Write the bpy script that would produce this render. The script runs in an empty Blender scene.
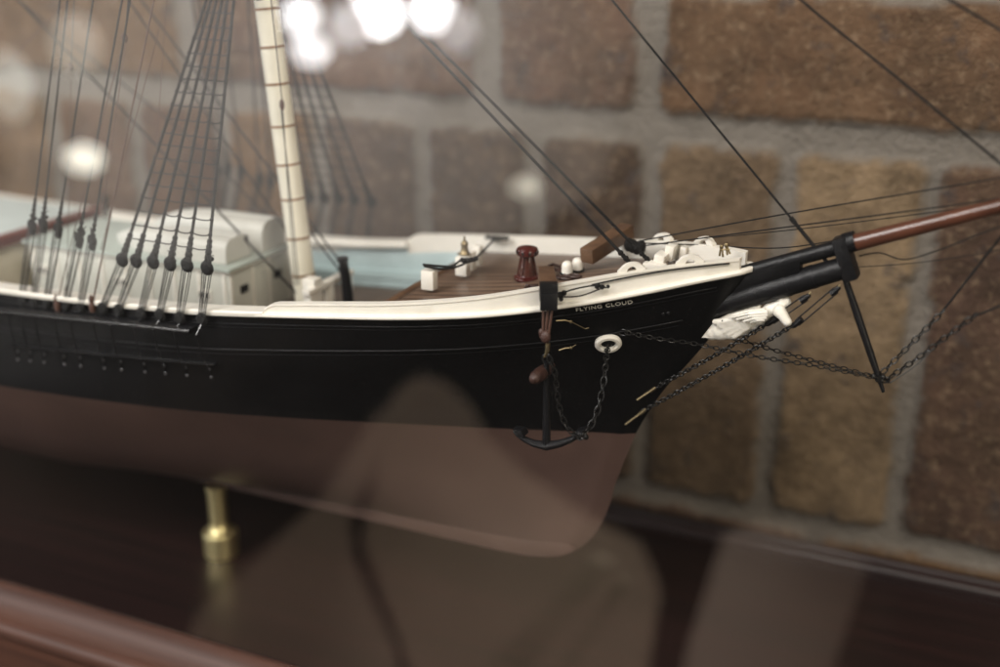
import bpy, bmesh, math, random
from mathutils import Vector, Matrix, noise
random.seed(7)
PI = math.pi
SC = 0.01                      # everything below is written in centimetres
scene = bpy.context.scene
COL = scene.collection

# ------------------------------------------------------------------ camera
FPX = 1212.0
PITCH, YAW = math.radians(19.3), math.radians(24.8)
CAM = Vector((0, -50.8, 23.6))
HEAD = Vector((-math.sin(YAW), math.cos(YAW), 0))
RIGHT = Vector((math.cos(YAW), math.sin(YAW), 0))
FWD = HEAD * math.cos(PITCH) + Vector((0, 0, -math.sin(PITCH)))
UP = RIGHT.cross(FWD)
cam_data = bpy.data.cameras.new('camera')
cam = bpy.data.objects.new('camera', cam_data)
COL.objects.link(cam)
cam.location = CAM * SC
cam.rotation_euler = (PI / 2 - PITCH, 0, YAW)
cam_data.sensor_width = 36
cam_data.lens = FPX / 1000 * 36
cam_data.clip_start = 0.01
cam_data.clip_end = 50
cam_data.dof.use_dof = True
cam_data.dof.focus_distance = 0.54
cam_data.dof.aperture_fstop = 2.9
cam_data.dof.aperture_blades = 9
scene.camera = cam

# ------------------------------------------------------------------ world
world = bpy.data.worlds.new('World')
scene.world = world
world.use_nodes = True
world.node_tree.nodes['Background'].inputs[0].default_value = (1.0, 0.93, 0.86, 1)
world.node_tree.nodes['Background'].inputs[1].default_value = 0.045

# ------------------------------------------------------------------ lamps that light the case (room ceiling light, window and added fills)
def area(name, loc, aim, w, h, power, color):
    l = bpy.data.lights.new(name, 'AREA')
    l.shape = 'RECTANGLE'; l.size = w * SC; l.size_y = h * SC
    l.energy = power; l.color = color
    o = bpy.data.objects.new(name, l); COL.objects.link(o)
    o.location = Vector(loc) * SC
    d = Vector(aim) - Vector(loc)
    o.rotation_euler = d.to_track_quat('-Z', 'Y').to_euler()
    return o
area('window_light', (-75, -95, 95), (-25, 0, 0), 90, 70, 25.0, (1.0, 0.97, 0.93))
area('left_fill_light', (-150, -38, 30), (-35, 0, 0), 24, 40, 5.0, (0.93, 0.97, 1.0))  # fill added for the left highlights on brass and mast
area('right_fill_light', (85, -75, 20), (-38, 0, -10), 30, 40, 4.0, (1.0, 0.88, 0.68))  # warm fill added to brighten the right side of the brass
area('ceiling_light', (45, -70, 120), (-15, 5, 0), 70, 50, 15.0, (1.0, 0.90, 0.76))
scene.view_settings.view_transform = 'Standard'
scene.view_settings.look = 'None'
scene.view_settings.exposure = 0.12
scene.view_settings.gamma = 1.0
scene.cycles.use_denoising = True
scene.cycles.caustics_reflective = False
scene.cycles.sample_clamp_indirect = 4.0
scene.cycles.max_bounces = 8
scene.cycles.transparent_max_bounces = 8

def at(x, y, Y=None, Z=None, X=None):
    """point of the scene seen at a photo pixel, on the plane Y=, Z= or X= (cm)"""
    d = FWD + RIGHT * ((x - 500) / FPX) + UP * ((333.5 - y) / FPX)
    if Y is not None: t = (Y - CAM.y) / d.y
    elif Z is not None: t = (Z - CAM.z) / d.z
    else: t = (X - CAM.x) / d.x
    return CAM + d * t

def lerp(tab, x):
    if x <= tab[0][0]: return tab[0][1]
    for (a, b), (c, d) in zip(tab, tab[1:]):
        if x <= c: return b + (d - b) * (x - a) / (c - a)
    return tab[-1][1]

def smooth_tab(tab, n=12):
    """denser, rounder version of a table (Catmull-Rom)"""
    out = []
    for i in range(len(tab) - 1):
        p0 = tab[max(i - 1, 0)]; p1 = tab[i]; p2 = tab[i + 1]; p3 = tab[min(i + 2, len(tab) - 1)]
        m1 = (p2[1] - p0[1]) / (p2[0] - p0[0]); m2 = (p3[1] - p1[1]) / (p3[0] - p1[0])
        h = p2[0] - p1[0]
        for k in range(n):
            t = k / n
            y = (2*t**3 - 3*t*t + 1) * p1[1] + (t**3 - 2*t*t + t) * h * m1 + (-2*t**3 + 3*t*t) * p2[1] + (t**3 - t*t) * h * m2
            out.append((p1[0] + h * t, y))
    out.append(tab[-1])
    return out

# ------------------------------------------------------------------ materials
def mat(name, color, rough=0.5, metal=0.0, var=0.0, scale=40.0, bump=0.0, bscale=80.0, coat=0.0, spec=0.5, col2=None, sss=0.0):
    m = bpy.data.materials.new(name); m.use_nodes = True
    nt = m.node_tree; b = nt.nodes['Principled BSDF']
    b.inputs['Base Color'].default_value = (*color, 1)
    b.inputs['Roughness'].default_value = rough
    b.inputs['Metallic'].default_value = metal
    b.inputs['Coat Weight'].default_value = coat
    b.inputs['Coat Roughness'].default_value = 0.15
    b.inputs['Specular IOR Level'].default_value = spec
    if sss:
        b.inputs['Subsurface Weight'].default_value = sss
        b.inputs['Subsurface Radius'].default_value = (0.002, 0.0015, 0.001)
        b.inputs['Subsurface Scale'].default_value = 0.5
    tc = nt.nodes.new('ShaderNodeTexCoord')
    if var or col2:
        n = nt.nodes.new('ShaderNodeTexNoise'); n.inputs['Scale'].default_value = scale
        n.inputs['Detail'].default_value = 6
        nt.links.new(tc.outputs['Object'], n.inputs['Vector'])
        mx = nt.nodes.new('ShaderNodeMix'); mx.data_type = 'RGBA'
        c2 = col2 or tuple(c * (1 - var) for c in color)
        mx.inputs['A'].default_value = (*color, 1); mx.inputs['B'].default_value = (*c2, 1)
        cr = nt.nodes.new('ShaderNodeMapRange'); cr.inputs[1].default_value = 0.35; cr.inputs[2].default_value = 0.68
        nt.links.new(n.outputs['Fac'], cr.inputs[0])
        nt.links.new(cr.outputs[0], mx.inputs['Factor'])
        nt.links.new(mx.outputs['Result'], b.inputs['Base Color'])
    if bump:
        n2 = nt.nodes.new('ShaderNodeTexNoise'); n2.inputs['Scale'].default_value = bscale
        n2.inputs['Detail'].default_value = 4
        nt.links.new(tc.outputs['Object'], n2.inputs['Vector'])
        bp = nt.nodes.new('ShaderNodeBump'); bp.inputs['Strength'].default_value = bump; bp.inputs['Distance'].default_value = 0.001
        nt.links.new(n2.outputs['Fac'], bp.inputs['Height'])
        nt.links.new(bp.outputs['Normal'], b.inputs['Normal'])
    return m

M = {}
M['black'] = mat('black_hull_paint', (0.0040, 0.0040, 0.0045), 0.36, var=0.4, scale=60, bump=0.15, bscale=300, spec=0.16)
nt = M['black'].node_tree; pb = nt.nodes['Principled BSDF']
dn = nt.nodes.new('ShaderNodeTexNoise'); dn.inputs['Scale'].default_value = 1400; dn.inputs['Detail'].default_value = 2
tcn = nt.nodes.new('ShaderNodeTexCoord'); nt.links.new(tcn.outputs['Object'], dn.inputs['Vector'])
dr = nt.nodes.new('ShaderNodeMapRange'); dr.inputs[1].default_value = 0.72; dr.inputs[2].default_value = 0.80
nt.links.new(dn.outputs['Fac'], dr.inputs[0])
dm_ = nt.nodes.new('ShaderNodeMix'); dm_.data_type = 'RGBA'; dm_.inputs['B'].default_value = (0.16, 0.15, 0.14, 1)
old = pb.inputs['Base Color'].links[0].from_socket
nt.links.new(old, dm_.inputs['A']); nt.links.new(dr.outputs[0], dm_.inputs['Factor']); nt.links.new(dm_.outputs['Result'], pb.inputs['Base Color'])
M['trim'] = mat('black_trim', (0.006, 0.006, 0.007), 0.38, bump=0.3, bscale=500, spec=0.25)
M['rig'] = mat('tarred_rope', (0.007, 0.0065, 0.0065), 0.6, var=0.4, scale=900, bump=1.0, bscale=1800, spec=0.3)
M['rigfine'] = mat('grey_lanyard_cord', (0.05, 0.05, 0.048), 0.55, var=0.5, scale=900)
M['tan'] = mat('brown_cord', (0.075, 0.032, 0.02), 0.6, var=0.4, scale=900)
M['chain'] = mat('blackened_chain', (0.009, 0.0085, 0.008), 0.35, metal=0.2, spec=0.4)
M['copper'] = mat('brown_bottom_paint', (0.074, 0.044, 0.036), 0.42, var=0.22, scale=25, bump=0.1, bscale=200, spec=0.4)
M['white'] = mat('white_paint', (0.77, 0.74, 0.67), 0.34, var=0.07, scale=90, bump=0.12, bscale=260, sss=0.1)
M['cream'] = mat('cream_paint', (0.76, 0.725, 0.60), 0.34, var=0.08, scale=70, bump=0.1, bscale=200)
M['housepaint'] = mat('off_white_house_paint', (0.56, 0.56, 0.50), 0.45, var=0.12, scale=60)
M['boatwhite'] = mat('shaded_white_paint', (0.50, 0.495, 0.45), 0.45, var=0.12, scale=60)  # boats' white greyed down, their shade is put into the colour
M['channel'] = mat('glossy_black_channel', (0.009, 0.009, 0.010), 0.22, bump=0.2, bscale=500, spec=0.9)
M['bolt'] = mat('grey_metal_bolt', (0.22, 0.22, 0.23), 0.3, metal=0.8)
M['blue'] = mat('pale_blue_paint', (0.40, 0.50, 0.51), 0.45, var=0.16, scale=60)
M['paleblue'] = mat('very_pale_blue_paint', (0.50, 0.56, 0.55), 0.5, var=0.12, scale=60)
M['greygreen'] = mat('grey_green_roof_paint', (0.40, 0.45, 0.41), 0.5, var=0.12, scale=60)
M['redtrim'] = mat('red_brown_paint', (0.13, 0.03, 0.024), 0.45, var=0.2, scale=60)
M['wood'] = mat('brown_wood', (0.13, 0.072, 0.04), 0.45, col2=(0.07, 0.037, 0.022), scale=120, bump=0.2, bscale=300)
M['capred'] = mat('dark_red_paint', (0.065, 0.011, 0.009), 0.22, var=0.3, scale=120, coat=0.5)
M['capbrown'] = mat('red_brown_varnish', (0.065, 0.022, 0.016), 0.2, var=0.3, scale=100, coat=0.6)
M['boom'] = mat('red_brown_spar', (0.095, 0.034, 0.019), 0.3, var=0.35, scale=60, coat=0.3)
M['bandgold'] = mat('brown_gold_band', (0.24, 0.11, 0.035), 0.35, metal=0.3)
M['gold'] = mat('brass_fitting', (0.24, 0.19, 0.11), 0.5, metal=1.0)
M['brass'] = mat('polished_brass', (0.93, 0.80, 0.42), 0.36, metal=1.0, bump=0.05)
M['stockwood'] = mat('dark_reddish_wood', (0.05, 0.021, 0.015), 0.5, var=0.5, scale=200, bump=0.5, bscale=500)
M['hole'] = mat('dark_hole', (0.004, 0.004, 0.004), 0.8)

def plank_mat(name, c1, c2, seam, pitch):
    m = bpy.data.materials.new(name); m.use_nodes = True
    nt = m.node_tree; b = nt.nodes['Principled BSDF']; b.inputs['Roughness'].default_value = 0.42
    b.inputs['Specular IOR Level'].default_value = 0.35
    tc = nt.nodes.new('ShaderNodeTexCoord'); sx = nt.nodes.new('ShaderNodeSeparateXYZ')
    nt.links.new(tc.outputs['Object'], sx.inputs[0])
    dv = nt.nodes.new('ShaderNodeMath'); dv.operation = 'DIVIDE'; dv.inputs[1].default_value = pitch * SC
    nt.links.new(sx.outputs['Y'], dv.inputs[0])
    fr = nt.nodes.new('ShaderNodeMath'); fr.operation = 'FRACT'; nt.links.new(dv.outputs[0], fr.inputs[0])
    lt = nt.nodes.new('ShaderNodeMath'); lt.operation = 'LESS_THAN'; lt.inputs[1].default_value = 0.22
    nt.links.new(fr.outputs[0], lt.inputs[0])
    fl = nt.nodes.new('ShaderNodeMath'); fl.operation = 'FLOOR'; nt.links.new(dv.outputs[0], fl.inputs[0])
    wn = nt.nodes.new('ShaderNodeTexWhiteNoise'); wn.noise_dimensions = '1D'; nt.links.new(fl.outputs[0], wn.inputs['W'])
    mp = nt.nodes.new('ShaderNodeMapping'); mp.inputs['Scale'].default_value = (60, 900, 60)
    nt.links.new(tc.outputs['Object'], mp.inputs['Vector'])
    nz = nt.nodes.new('ShaderNodeTexNoise'); nz.inputs['Scale'].default_value = 1; nz.inputs['Detail'].default_value = 5
    nt.links.new(mp.outputs[0], nz.inputs['Vector'])
    av = nt.nodes.new('ShaderNodeMath'); av.operation = 'MULTIPLY_ADD'; av.inputs[1].default_value = 0.5
    nt.links.new(wn.outputs['Value'], av.inputs[0]); nt.links.new(nz.outputs['Fac'], av.inputs[2])
    mr = nt.nodes.new('ShaderNodeMapRange'); mr.inputs[1].default_value = 0.4; mr.inputs[2].default_value = 1.05
    nt.links.new(av.outputs[0], mr.inputs[0])
    mx = nt.nodes.new('ShaderNodeMix'); mx.data_type = 'RGBA'
    mx.inputs['A'].default_value = (*c1, 1); mx.inputs['B'].default_value = (*c2, 1)
    nt.links.new(mr.outputs[0], mx.inputs['Factor'])
    m2 = nt.nodes.new('ShaderNodeMix'); m2.data_type = 'RGBA'; m2.inputs['B'].default_value = (*seam, 1)
    nt.links.new(mx.outputs['Result'], m2.inputs['A']); nt.links.new(lt.outputs[0], m2.inputs['Factor'])
    nt.links.new(m2.outputs['Result'], b.inputs['Base Color'])
    bp = nt.nodes.new('ShaderNodeBump'); bp.inputs['Distance'].default_value = 0.0004; bp.invert = True
    bp.inputs['Strength'].default_value = 0.6
    nt.links.new(lt.outputs[0], bp.inputs['Height']); nt.links.new(bp.outputs[0], b.inputs['Normal'])
    return m
M['deck'] = plank_mat('planked_deck', (0.17, 0.11, 0.074), (0.105, 0.065, 0.045), (0.036, 0.023, 0.017), 0.66)

def grain_mat(name, c1, c2, rough, coat=0.0):
    m = bpy.data.materials.new(name); m.use_nodes = True
    nt = m.node_tree; b = nt.nodes['Principled BSDF']; b.inputs['Roughness'].default_value = rough
    b.inputs['Coat Weight'].default_value = coat; b.inputs['Coat Roughness'].default_value = 0.045
    tc = nt.nodes.new('ShaderNodeTexCoord')
    mp = nt.nodes.new('ShaderNodeMapping'); mp.inputs['Scale'].default_value = (4, 90, 90)
    nt.links.new(tc.outputs['Object'], mp.inputs['Vector'])
    nz = nt.nodes.new('ShaderNodeTexNoise'); nz.inputs['Scale'].default_value = 1.4; nz.inputs['Detail'].default_value = 8
    nz.inputs['Distortion'].default_value = 0.6
    nt.links.new(mp.outputs[0], nz.inputs['Vector'])
    cr = nt.nodes.new('ShaderNodeMapRange'); cr.inputs[1].default_value = 0.3; cr.inputs[2].default_value = 0.7
    nt.links.new(nz.outputs['Fac'], cr.inputs[0])
    mx = nt.nodes.new('ShaderNodeMix'); mx.data_type = 'RGBA'
    mx.inputs['A'].default_value = (*c1, 1); mx.inputs['B'].default_value = (*c2, 1)
    nt.links.new(cr.outputs[0], mx.inputs['Factor']); nt.links.new(mx.outputs['Result'], b.inputs['Base Color'])
    return m
M['mahog'] = grain_mat('dark_mahogany', (0.015, 0.0055, 0.005), (0.007, 0.003, 0.0028), 0.36, 0.0)
M['mould'] = grain_mat('red_mahogany_moulding', (0.070, 0.029, 0.018), (0.034, 0.0145, 0.010), 0.5, 0.0)
M['mould'].node_tree.nodes['Principled BSDF'].inputs['Specular IOR Level'].default_value = 0.28

def glass_mat():
    m = bpy.data.materials.new('clear_case_glass'); m.use_nodes = True
    nt = m.node_tree; nt.nodes.clear()
    out = nt.nodes.new('ShaderNodeOutputMaterial'); mix = nt.nodes.new('ShaderNodeMixShader')
    tr = nt.nodes.new('ShaderNodeBsdfTransparent'); gl = nt.nodes.new('ShaderNodeBsdfGlossy')
    tr.inputs['Color'].default_value = (1, 1, 1, 1)
    gl.inputs['Roughness'].default_value = 0.0
    fr = nt.nodes.new('ShaderNodeFresnel'); fr.inputs['IOR'].default_value = 1.5
    # only the outer face of the pane mirrors (its share stands for both faces), the inner one lets everything through
    ge = nt.nodes.new('ShaderNodeNewGeometry')
    inv = nt.nodes.new('ShaderNodeMath'); inv.operation = 'SUBTRACT'; inv.inputs[0].default_value = 1.0
    nt.links.new(ge.outputs['Backfacing'], inv.inputs[1])
    mu = nt.nodes.new('ShaderNodeMath'); mu.operation = 'MULTIPLY'
    nt.links.new(fr.outputs[0], mu.inputs[0]); nt.links.new(inv.outputs[0], mu.inputs[1])
    m2 = nt.nodes.new('ShaderNodeMath'); m2.operation = 'MULTIPLY'; m2.inputs[1].default_value = 1.8; m2.use_clamp = True
    nt.links.new(mu.outputs[0], m2.inputs[0])
    nt.links.new(m2.outputs[0], mix.inputs[0]); nt.links.new(tr.outputs[0], mix.inputs[1])
    # a little dust on the pane: part of the mirrored light spreads softly
    g2 = nt.nodes.new('ShaderNodeBsdfGlossy'); g2.inputs['Roughness'].default_value = 0.30
    ms = nt.nodes.new('ShaderNodeMixShader'); ms.inputs[0].default_value = 0.045
    nt.links.new(gl.outputs[0], ms.inputs[1]); nt.links.new(g2.outputs[0], ms.inputs[2])
    nt.links.new(ms.outputs[0], mix.inputs[2]); nt.links.new(mix.outputs[0], out.inputs[0])
    return m
M['glass'] = glass_mat()

def emit(name, color, strength):
    m = bpy.data.materials.new(name); m.use_nodes = True
    b = m.node_tree.nodes['Principled BSDF']
    b.inputs['Base Color'].default_value = (0.8, 0.8, 0.8, 1)
    b.inputs['Emission Color'].default_value = (*color, 1); b.inputs['Emission Strength'].default_value = strength
    return m

# ------------------------------------------------------------------ mesh collector (centimetres in, metres out)
class MB:
    def __init__(s): s.v = []; s.f = []
    def add(s, vs, fs):
        n = len(s.v); s.v += [Vector(p) for p in vs]; s.f += [tuple(i + n for i in f) for f in fs]
        return s
    def box(s, c, size, rot=None, taper=1.0):
        c = Vector(c); hx, hy, hz = [q / 2 for q in size]
        pts = []
        for dz in (-1, 1):
            k = taper if dz > 0 else 1
            for dx, dy in ((-1, -1), (1, -1), (1, 1), (-1, 1)):
                p = Vector((dx * hx * k, dy * hy * k, dz * hz))
                if rot: p = rot @ p
                pts.append(c + p)
        return s.add(pts, [(0, 3, 2, 1), (4, 5, 6, 7), (0, 1, 5, 4), (1, 2, 6, 5), (2, 3, 7, 6), (3, 0, 4, 7)])
    def tube(s, pts, r, seg=8, caps=True, closed=False):
        pts = [Vector(p) for p in pts]; n = len(pts)
        rs = r if isinstance(r, (list, tuple)) else [r] * n
        rings = []; prev = None
        for i, p in enumerate(pts):
            if closed: t = pts[(i + 1) % n] - pts[i - 1]
            elif i == 0: t = pts[1] - p
            elif i == n - 1: t = p - pts[-2]
            else: t = pts[i + 1] - pts[i - 1]
            t.normalize()
            if prev is None:
                a = Vector((0, 0, 1)) if abs(t.z) < 0.9 else Vector((1, 0, 0))
                u = t.cross(a).normalized()
            else:
                u = (prev - t * prev.dot(t))
                u = u.normalized() if u.length > 1e-9 else t.orthogonal().normalized()
            prev = u; w = t.cross(u)
            rings.append([p + (u * math.cos(2 * PI * k / seg) + w * math.sin(2 * PI * k / seg)) * rs[i] for k in range(seg)])
        vs = [q for ring in rings for q in ring]; fs = []
        m = n if closed else n - 1
        for i in range(m):
            j = (i + 1) % n
            for k in range(seg):
                k2 = (k + 1) % seg
                fs.append((i * seg + k, i * seg + k2, j * seg + k2, j * seg + k))
        if caps and not closed:
            fs.append(tuple(range(seg))[::-1]); fs.append(tuple((n - 1) * seg + k for k in range(seg)))
        return s.add(vs, fs)
    def lathe(s, prof, o, axis=(0, 0, 1), seg=24):
        """prof: (radius, height) list, closed with caps"""
        ax = Vector(axis).normalized(); o = Vector(o)
        u = ax.orthogonal().normalized(); w = ax.cross(u)
        vs = []
        for r, h in prof:
            for k in range(seg):
                a = 2 * PI * k / seg
                vs.append(o + ax * h + (u * math.cos(a) + w * math.sin(a)) * r)
        fs = []
        for i in range(len(prof) - 1):
            for k in range(seg):
                k2 = (k + 1) % seg
                fs.append((i * seg + k, i * seg + k2, (i + 1) * seg + k2, (i + 1) * seg + k))
        fs.append(tuple(range(seg))[::-1]); fs.append(tuple((len(prof) - 1) * seg + k for k in range(seg)))
        return s.add(vs, fs)
    def ball(s, c, r, seg=10, rings=6, rot=None):
        c = Vector(c)
        r = r if isinstance(r, (tuple, list)) else (r, r, r)
        vs = []; fs = []
        for i in range(rings + 1):
            th = PI * i / rings
            for k in range(seg):
                a = 2 * PI * k / seg
                p = Vector((r[0] * math.sin(th) * math.cos(a), r[1] * math.sin(th) * math.sin(a), r[2] * math.cos(th)))
                if rot: p = rot @ p
                vs.append(c + p)
        for i in range(rings):
            for k in range(seg):
                k2 = (k + 1) % seg
                fs.append((i * seg + k, (i + 1) * seg + k, (i + 1) * seg + k2, i * seg + k2))
        return s.add(vs, fs)
    def prism(s, poly, vec):
        """poly: 3D points of a flat outline, pushed along vec"""
        n = len(poly); vec = Vector(vec)
        vs = [Vector(p) for p in poly] + [Vector(p) + vec for p in poly]
        fs = [tuple(range(n))[::-1], tuple(range(n, 2 * n))]
        for i in range(n):
            j = (i + 1) % n
            fs.append((i, j, n + j, n + i))
        return s.add(vs, fs)
    def build(s, name, m, parent=None, loc=(0, 0, 0), smooth=True, bevel=0.0, angle=35, sub=0):
        loc = Vector(loc)
        me = bpy.data.meshes.new(name)
        me.from_pydata([tuple((p - loc) * SC) for p in s.v], [], s.f)
        bm = bmesh.new(); bm.from_mesh(me)
        bmesh.ops.remove_doubles(bm, verts=bm.verts, dist=1e-7)
        bmesh.ops.recalc_face_normals(bm, faces=bm.faces)
        if bevel:
            es = [e for e in bm.edges if len(e.link_faces) == 2 and e.calc_face_angle(0) > math.radians(40)]
            bmesh.ops.bevel(bm, geom=es, offset=bevel * SC, segments=2, affect='EDGES', profile=0.6)
        ang = math.radians(angle)
        for f in bm.faces: f.smooth = smooth
        if smooth:
            for e in bm.edges:
                if len(e.link_faces) == 2 and e.calc_face_angle(0) > ang: e.smooth = False
        bm.to_mesh(me); bm.free()
        me.materials.append(m)
        o = bpy.data.objects.new(name, me); COL.objects.link(o)
        if sub:
            md = o.modifiers.new('sub', 'SUBSURF'); md.levels = sub; md.render_levels = sub
        place(o, loc, parent)
        return o

ORIG = {}
def place(o, loc, parent):
    loc = Vector(loc)
    ORIG[o] = loc
    if parent is not None:
        o.parent = parent
        o.location = (loc - ORIG[parent]) * SC
    else:
        o.location = loc * SC

def thing(name, label, cat, loc, group=None):
    o = bpy.data.objects.new(name, None); COL.objects.link(o)
    o.empty_display_size = 0.02
    place(o, loc, None); o['label'] = label; o['category'] = cat
    if group: o['group'] = group
    return o
def tag(o, label, cat, group=None):
    o['label'] = label; o['category'] = cat
    if group: o['group'] = group
    return o
def copy_part(o, delta, parent, label=None):
    """copy of a part and of its sub-parts, moved by delta (cm)"""
    c = o.copy(); COL.objects.link(c)
    place(c, ORIG[o] + Vector(delta), parent)
    for ch in [k for k in ORIG if k.parent == o]:
        d = ch.copy(); COL.objects.link(d); place(d, ORIG[ch] + Vector(delta), c)
    return c

# ------------------------------------------------------------------ the brick wall behind the case
WALL_Y = 15.0
WZ = lambda x, y: at(x, y, Y=WALL_Y)
def wall():
    bed = 11.9                 # centre of the wide bed joint seen in the photograph
    j = 1.05
    bricks = []                # (x0,x1,z0,z1,colour)
    dk = lambda c, k=0.62: tuple(q * k for q in c)
    cols = [(0.22, 0.105, 0.05), (0.16, 0.078, 0.048), (0.27, 0.155, 0.075), (0.135, 0.062, 0.042), (0.19, 0.10, 0.065), (0.24, 0.13, 0.06)]
    rng = random.Random(3)
    sj = [WZ(532, 180).x, WZ(650, 180).x, WZ(787, 170).x, WZ(934, 170).x]     # soldier joints seen between the ropes
    pitch = (sj[3] - sj[0]) / 3
    joints = [sj[0] - pitch * k for k in range(10, 0, -1)] + sj + [sj[3] + pitch * k for k in range(1, 9)]
    z0, z1 = WZ(765, 509).z, bed - 0.75
    special = {10: (0.115, 0.078, 0.06), 11: (0.27, 0.19, 0.12), 12: (0.46, 0.33, 0.20), 13: (0.125, 0.07, 0.05), 9: (0.10, 0.066, 0.052), 8: (0.095, 0.062, 0.05)}  # the tan bricks also carry the pane's pale veil in their colour
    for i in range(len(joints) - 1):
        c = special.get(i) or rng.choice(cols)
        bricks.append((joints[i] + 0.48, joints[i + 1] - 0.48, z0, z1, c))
    # stretcher courses above
    zc = bed + 0.85; k = 0
    while zc < 62:
        h = 6.6
        x = WZ(652, 50).x + (0 if k % 2 == 0 else 10.5)
        xs = []
        xx = x
        while xx < 55: xs.append((xx, 21.0 if k or xx > -25 else 21.0)); xx += 22.0
        xl = x
        first = True
        while xl > -120:
            w = 10.0 if (first and k == 0) else 22.0
            xs.append((xl - w, w - 1.0)); xl -= w; first = False
        for (a, w) in xs:
            c = (0.21, 0.118, 0.066) if (k == 0 and a > -25) else rng.choice(cols)
            bricks.append((a + 0.5, a + w - 0.0, zc, zc + h, c))
        zc += h + 1.3; k += 1
    zc = z0 - 1.1; k = 0
    while zc > -45:
        x = -120 + (k % 2) * 11
        while x < 55:
            bricks.append((x + .5, x + 21.5, zc - 6.6, zc, rng.choice(cols))); x += 22
        zc -= 7.7; k += 1
    st = 0.3
    X0, X1, Z0, Z1 = -105.0, 45.0, -40.0, 58.0
    nx = int((X1 - X0) / st); nz = int((Z1 - Z0) / st)
    vs = []; cols_v = []
    import bisect
    rows = {}
    for iz in range(nz + 1):
        z = Z0 + iz * st
        cand = [b for b in bricks if b[2] - 0.5 <= z <= b[3] + 0.5]
        for ix in range(nx + 1):
            x = X0 + ix * st
            n1 = noise.noise(Vector((x * 0.8, z * 0.8, 3.1))) * 0.28 + noise.noise(Vector((x * 0.25, z * 0.25, 9.1))) * 0.2 + noise.noise(Vector((x * 2.6, z * 2.6, 5.0))) * 0.16
            best = -9; col = None
            for b in cand:
                if b[0] - 1 < x < b[1] + 1:
                    dx = min(x - b[0], b[1] - x); dz = min(z - b[2], b[3] - z)
                    d = min(dx, dz) if min(dx, dz) > 0.6 else (min(dx, dz) if max(dx, dz) < 0 else min(dx, dz) - max(0, 0.5 - max(dx, dz)) * 0.0)
                    if dx < 0.8 and dz < 0.8:      # rounded corners
                        d = 0.8 - math.hypot(0.8 - dx, 0.8 - dz)
                    if d > best: best = d; col = b[4]
            d = best + n1
            t = max(0.0, min(1.0, (d + 0.05) / 0.35)); t = t * t * (3 - 2 * t)
            rough = noise.fractal(Vector((x * 1.3, z * 1.3, 0)), 1.0, 2.0, 4)
            y = WALL_Y + 0.45 * (1 - t) - rough * 0.09 * (0.4 + t)
            vs.append((x, y, z))
            if col is None: col = cols[0]
            cols_v.append((*col, t))
    fs = []
    W = nx + 1
    for iz in range(nz):
        for ix in range(nx):
            a = iz * W + ix
            fs.append((a, a + 1, a + W + 1, a + W))
    # a back so that the wall has thickness
    me = bpy.data.meshes.new('brick_wall')
    nb = len(vs)
    vs += [(X0, WALL_Y + 12, Z0), (X1, WALL_Y + 12, Z0), (X1, WALL_Y + 12, Z1), (X0, WALL_Y + 12, Z1)]
    fs.append((nb, nb + 3, nb + 2, nb + 1))
    fs.append(tuple(range(0, W)) [::-1] + (nb, nb + 1))
    fs.append(tuple(nz * W + i for i in range(W)) + (nb + 2, nb + 3))
    fs.append(tuple(i * W for i in range(nz + 1)) + (nb + 3, nb))
    fs.append(tuple(i * W + nx for i in range(nz, -1, -1)) + (nb + 1, nb + 2))
    org = Vector((-30, WALL_Y, Z0))
    me.from_pydata([tuple((Vector(p) - org) * SC) for p in vs], [], fs)
    ca = me.color_attributes.new('brick', 'FLOAT_COLOR', 'POINT')
    flat = []
    for c in cols_v: flat += list(c)
    flat += [0.2, 0.2, 0.2, 0] * 4
    ca.data.foreach_set('color', flat)
    for i, p in enumerate(me.polygons): p.use_smooth = i < nx * nz
    m = bpy.data.materials.new('rough_brick_and_mortar'); m.use_nodes = True
    nt = m.node_tree; b = nt.nodes['Principled BSDF']; b.inputs['Roughness'].default_value = 0.85
    b.inputs['Specular IOR Level'].default_value = 0.25
    at_ = nt.nodes.new('ShaderNodeAttribute'); at_.attribute_name = 'brick'
    tc = nt.nodes.new('ShaderNodeTexCoord')
    def nz_(scale, lo, hi, det=8):
        n = nt.nodes.new('ShaderNodeTexNoise'); n.inputs['Scale'].default_value = scale; n.inputs['Detail'].default_value = det
        n.inputs['Roughness'].default_value = 0.65
        nt.links.new(tc.outputs['Object'], n.inputs['Vector'])
        r = nt.nodes.new('ShaderNodeMapRange'); r.inputs[1].default_value = 0.3; r.inputs[2].default_value = 0.7
        r.inputs[3].default_value = lo; r.inputs[4].default_value = hi
        nt.links.new(n.outputs['Fac'], r.inputs[0]); return r.outputs[0]
    def mixc(f, a, bb, mode='MIX'):
        x = nt.nodes.new('ShaderNodeMix'); x.data_type = 'RGBA'; x.blend_type = mode
        for sock, v in (('Factor', f), ('A', a), ('B', bb)):
            if isinstance(v, (tuple, float, int)):
                x.inputs[sock].default_value = v
            else: nt.links.new(v, x.inputs[sock])
        return x.outputs['Result']
    hs = nt.nodes.new('ShaderNodeVectorMath'); hs.operation = 'SCALE'
    nt.links.new(at_.outputs['Color'], hs.inputs[0]); nt.links.new(nz_(32, 0.15, 0.72), hs.inputs['Scale'])
    c1 = mixc(nz_(14, 0.0, 0.45), hs.outputs[0], (0.16, 0.105, 0.062, 1))
    c2 = mixc(nz_(46, -1.6, 0.75, 3), c1, (0.045, 0.04, 0.042, 1))
    c3 = mixc(nz_(150, -0.7, 0.55, 3), c2, (0.24, 0.17, 0.11, 1))
    mort = mixc(nz_(40, 0, 1), (0.20, 0.178, 0.154, 1), (0.145, 0.128, 0.11, 1))
    fin = mixc(at_.outputs['Alpha'], mort, c3)
    nt.links.new(fin, b.inputs['Base Color'])
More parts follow.
